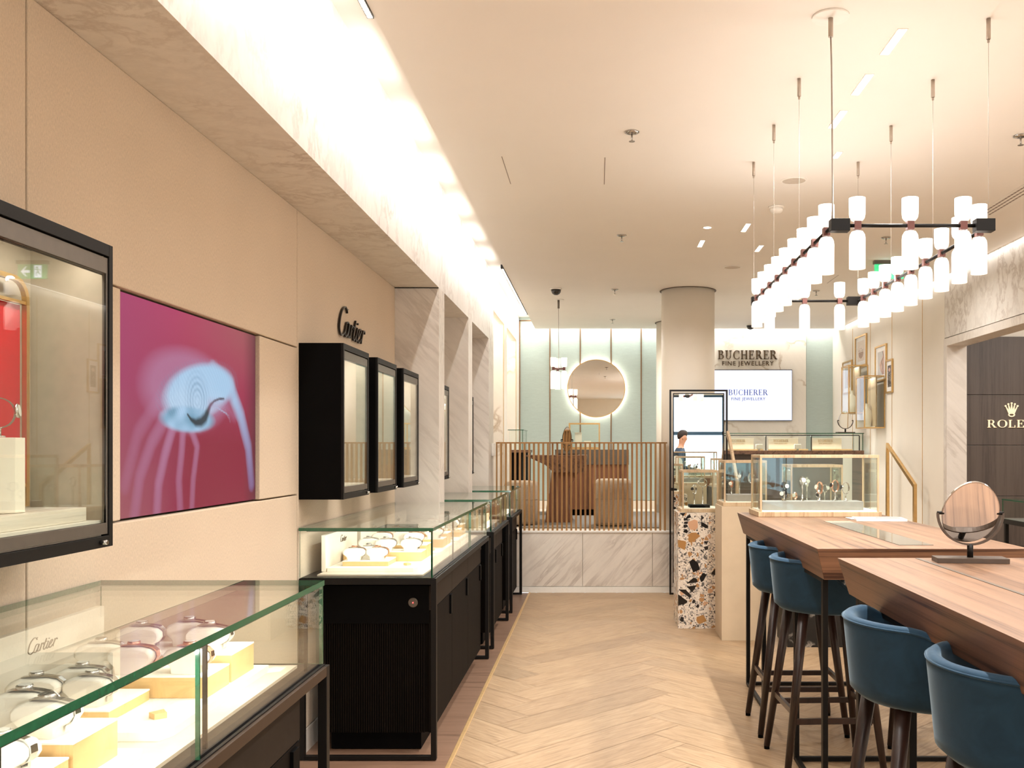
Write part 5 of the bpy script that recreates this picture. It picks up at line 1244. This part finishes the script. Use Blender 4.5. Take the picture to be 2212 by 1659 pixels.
# air slot grille
(xa, ya), (xb, yb_) = CP(2212, 405), CP(2134, 466); x = (xa + xb) / 2
r = thing('air_grille', 'linear slotted air grille in the ceiling at the right edge', 'vent', (x, 6.2, HC))
MB().box(x - .075, x + .075, 5.6, yb_, HC - .003, HC - .0004).build('frame', M['white'], r)
m = MB()
for i in range(3):
    for j in range(26): m.box(x - .050 + i * .036, x - .036 + i * .036, 5.64 + j * .048, 5.68 + j * .048, HC - .0036, HC - .0031)
m.build('slots', M['ink'], r)
(xa, ya), (xb, yb_) = CP(813, 38), CP(788, -14)
m = MB(); r = thing('cell_downlight', 'slim cell downlight in the left light cove at the top of the photo', 'ceiling light', (-.893, 3.5, HC - .01))
MB().box(-.906, -.879, 2.7, 3.74, HC - .004, HC + .03).build('housing', M['bronze_light'], r)
m = MB()
for j in range(34): m.box(-.902, -.883, 2.72 + j * .030, 2.742 + j * .030, HC - .0055, HC - .0041)
m.build('light_cells', M['ledwhite'], r)
r = thing('cell_downlight', 'slim dark lined downlight in the left light cove above the platform', 'ceiling light', (-.893, 11, HC - .01))
MB().box(-.906, -.879, 8.9, 12.0, HC - .004, HC + .03).build('housing', M['bronze'], r)
MB().box(-.899, -.886, 8.95, 11.95, HC - .0055, HC - .0041).build('light_cells', M['ledwhite'], r)
for i, (a, b) in enumerate((((1084, 338), (1103, 397)), ((1306, 340), (1306, 398)), ((1788, 612), (1810, 594)))):
    (xa, ya), (xb, yb_) = CP(*a), CP(*b)
    lo, hi = ((xa, ya), (xb, yb_)); x = (xa + xb) / 2
    tag(MB().box(x - .002, x + .002, min(ya, yb_), max(ya, yb_), HC - .0012, HC - .0003).build('ceiling_slot', M['ink']), 'hairline slot in the ceiling, ' + ('nearest the left light cove', 'left of the near sprinkler', 'inside the chandelier outline')[i], 'ceiling slot', 'hairline ceiling slots')
# exit sign
x, y = PX(1921, 8.55), 8.55; r = thing('exit_sign', 'green and white emergency exit sign hanging behind the right chandelier arm', 'exit sign', (x, y, 3.05))
MB().box(x - .13, x + .13, y, y + .02, 3.035, 3.165).build('panel', M['green'], r, .002)
MB().box(x - .14, x + .14, y - .01, y + .03, 3.168, HC - .0005).build('bracket', M['bronze_light'], r)
m = MB(); m.box(x - .085, x - .02, y - .002, y - .0005, 3.045, 3.155); m.build('door_symbol', M['exit_white'], r)
m = MB(); q = lambda a, b: (x + a, 3.10 + b)
m.prism([q(.10, 0), q(.06, .045), q(.045, .045), q(.075, .012), q(.02, .012), q(.02, -.012), q(.075, -.012), q(.045, -.045), q(.06, -.045)], y - .002, y - .0005); m.build('arrow', M['exit_white'], r)
m = MB(); m.prism([q(-.045 + .009 * math.cos(a * PI / 5), .036 + .009 * math.sin(a * PI / 5)) for a in range(10)], y - .003, y - .0021)
for P_, wd in ((((-.048, .025), (-.055, -.005)), .011), (((-.055, -.005), (-.038, -.018), (-.042, -.042)), .007), (((-.055, -.005), (-.066, -.022), (-.080, -.024)), .007), (((-.048, .024), (-.032, .014), (-.026, .024)), .005), (((-.050, .024), (-.068, .018), (-.074, .004)), .005)):
    for (a0, b0), (a1, b1) in zip(P_[:-1], P_[1:]):
        d = math.hypot(a1 - a0, b1 - b0); nx, nz = -(b1 - b0) / d * wd / 2, (a1 - a0) / d * wd / 2
        m.prism([q(a0 + nx, b0 + nz), q(a1 + nx, b1 + nz), q(a1 - nx, b1 - nz), q(a0 - nx, b0 - nz)], y - .003, y - .0021)
m.build('running_figure', M['green'], r)

# ---------------------------------------------------------------- salesman seen in the tall mirror
def person(x, y):
    r = thing('person', 'person in a dark blue jacket looking down, seen only in the tall floor mirror', 'person', (x, y, 0))
    V = [(0, 0, .98, .155, .115), (0, 0, 1.12, .15, .105), (.01, 0, 1.28, .17, .115), (.02, 0, 1.43, .16, .10), (.04, 0, 1.54, .062, .062), (.055, 0, 1.60, .058, .058), (.075, 0, 1.68, .088, .078), (.085, 0, 1.76, .098, .080), (.08, 0, 1.80, .080, .068), (.175, 0, 1.715, .012, .010)]
    E = [(0, 1), (1, 2), (2, 3), (3, 4), (4, 5), (5, 6), (6, 7), (7, 8), (6, 9)]
    for sgn in (-1, 1):
        k = len(V)
        V += [(.02, sgn * .20, 1.42, .068, .068), (.04, sgn * .245, 1.15, .050, .050), (.25, sgn * .19, 1.10, .040, .038), (.33, sgn * .17, 1.10, .030, .022), (.37, sgn * .165, 1.10, .034, .018),
              (0, sgn * .10, .90, .095, .10), (.01, sgn * .105, .50, .062, .062), (-.01, sgn * .11, .10, .045, .045), (.10, sgn * .125, .04, .042, .032), (.17, sgn * .13, .035, .034, .026)]
        E += [(3, k), (k, k + 1), (k + 1, k + 2), (k + 2, k + 3), (k + 3, k + 4), (0, k + 5), (k + 5, k + 6), (k + 6, k + 7), (k + 7, k + 8), (k + 8, k + 9)]
        for q, (dx, dy, dz) in enumerate(((.085, -.024, -.02), (.095, -.008, -.018), (.09, .008, -.02), (.078, .022, -.025), (.035, -sgn * .05, .0))):
            b = len(V); V += [(.37 + dx * .5, sgn * .165 + dy, 1.10 + dz * .2, .0095, .0095), (.37 + dx, sgn * .165 + dy * 1.1, 1.10 + dz * 1.3, .008, .008)]; E += [(k + 4, b), (b, b + 1)]
    me = bpy.data.meshes.new('body'); me.from_pydata([v[:3] for v in V], E, []); o = bpy.data.objects.new('body', me); C.objects.link(o)
    m = o.modifiers.new('s', 'SKIN'); m.use_smooth_shade = True
    for d, v in zip(me.skin_vertices[0].data, V): d.radius = (v[3], v[4])
    me.skin_vertices[0].data[0].use_root = True
    u = o.modifiers.new('u', 'SUBSURF'); u.levels = 2; u.render_levels = 2
    me2 = bpy.data.meshes.new_from_object(o.evaluated_get(bpy.context.evaluated_depsgraph_get())); bpy.data.objects.remove(o)
    for mt in (plain('jacket_cloth', '#26384c', .8), plain('skin_tone', '#c49478', .5), plain('trouser_cloth', '#1c2430', .8), M['black']): me2.materials.append(mt)
    for p in me2.polygons:
        c = p.center; p.use_smooth = True
        p.material_index = 1 if (c.z > 1.52 or (c.x > .31 and c.z > .9)) else 2 if .1 < c.z < .93 else 3 if c.z <= .1 else 0
    b = bpy.data.objects.new('body', me2); C.objects.link(b); b.parent = r; ORG[b.name] = ORG[r.name]
    h = MB(); rs = []
    for z, a, dx in ((1.70, .072, -.025), (1.75, .096, -.012), (1.80, .100, -.002), (1.845, .086, .006), (1.875, .05, .01), (1.882, .01, .01)): rs.append([(.075 + dx + a * math.cos(t_) * 1.02, a * .86 * math.sin(t_), z) for t_ in [2 * PI * i / 20 for i in range(20)]])
    h.rings(rs, 0, True); h.xf(Matrix.Translation((x, y, 0))); h.build('hair', plain('dark_brown_hair', '#2a1d16', .7), r)
    for sgn in (-1, 1):
        e = MB(); e.lathe([(.001, -.007), (.006, -.003), (.006, .003), (.001, .007)], (x + .158, y + sgn * .03, 1.735), 8); e.build('eye', M['black'], r)
        e = MB(); e.lathe([(.004, -.03), (.016, -.012), (.017, .014), (.005, .028)], (x + .07, y + sgn * .083, 1.72), 10, sy=.5); e.build('ear', bpy.data.materials['skin_tone'], r)
    e = MB(); e.box(x + .140, x + .160, y - .022, y + .022, 1.672, 1.680); e.build('mouth', plain('lip_tone', '#9a5e50', .5), r, .002)
person(1.62, .72)

tag(MB().box(XM + .0005, XM + .028, 10.12, 10.27, 1.425, 1.56).build('control_box', M['white'], bevel=.003), 'small white control box on the last marble pier beside the railing', 'control box')
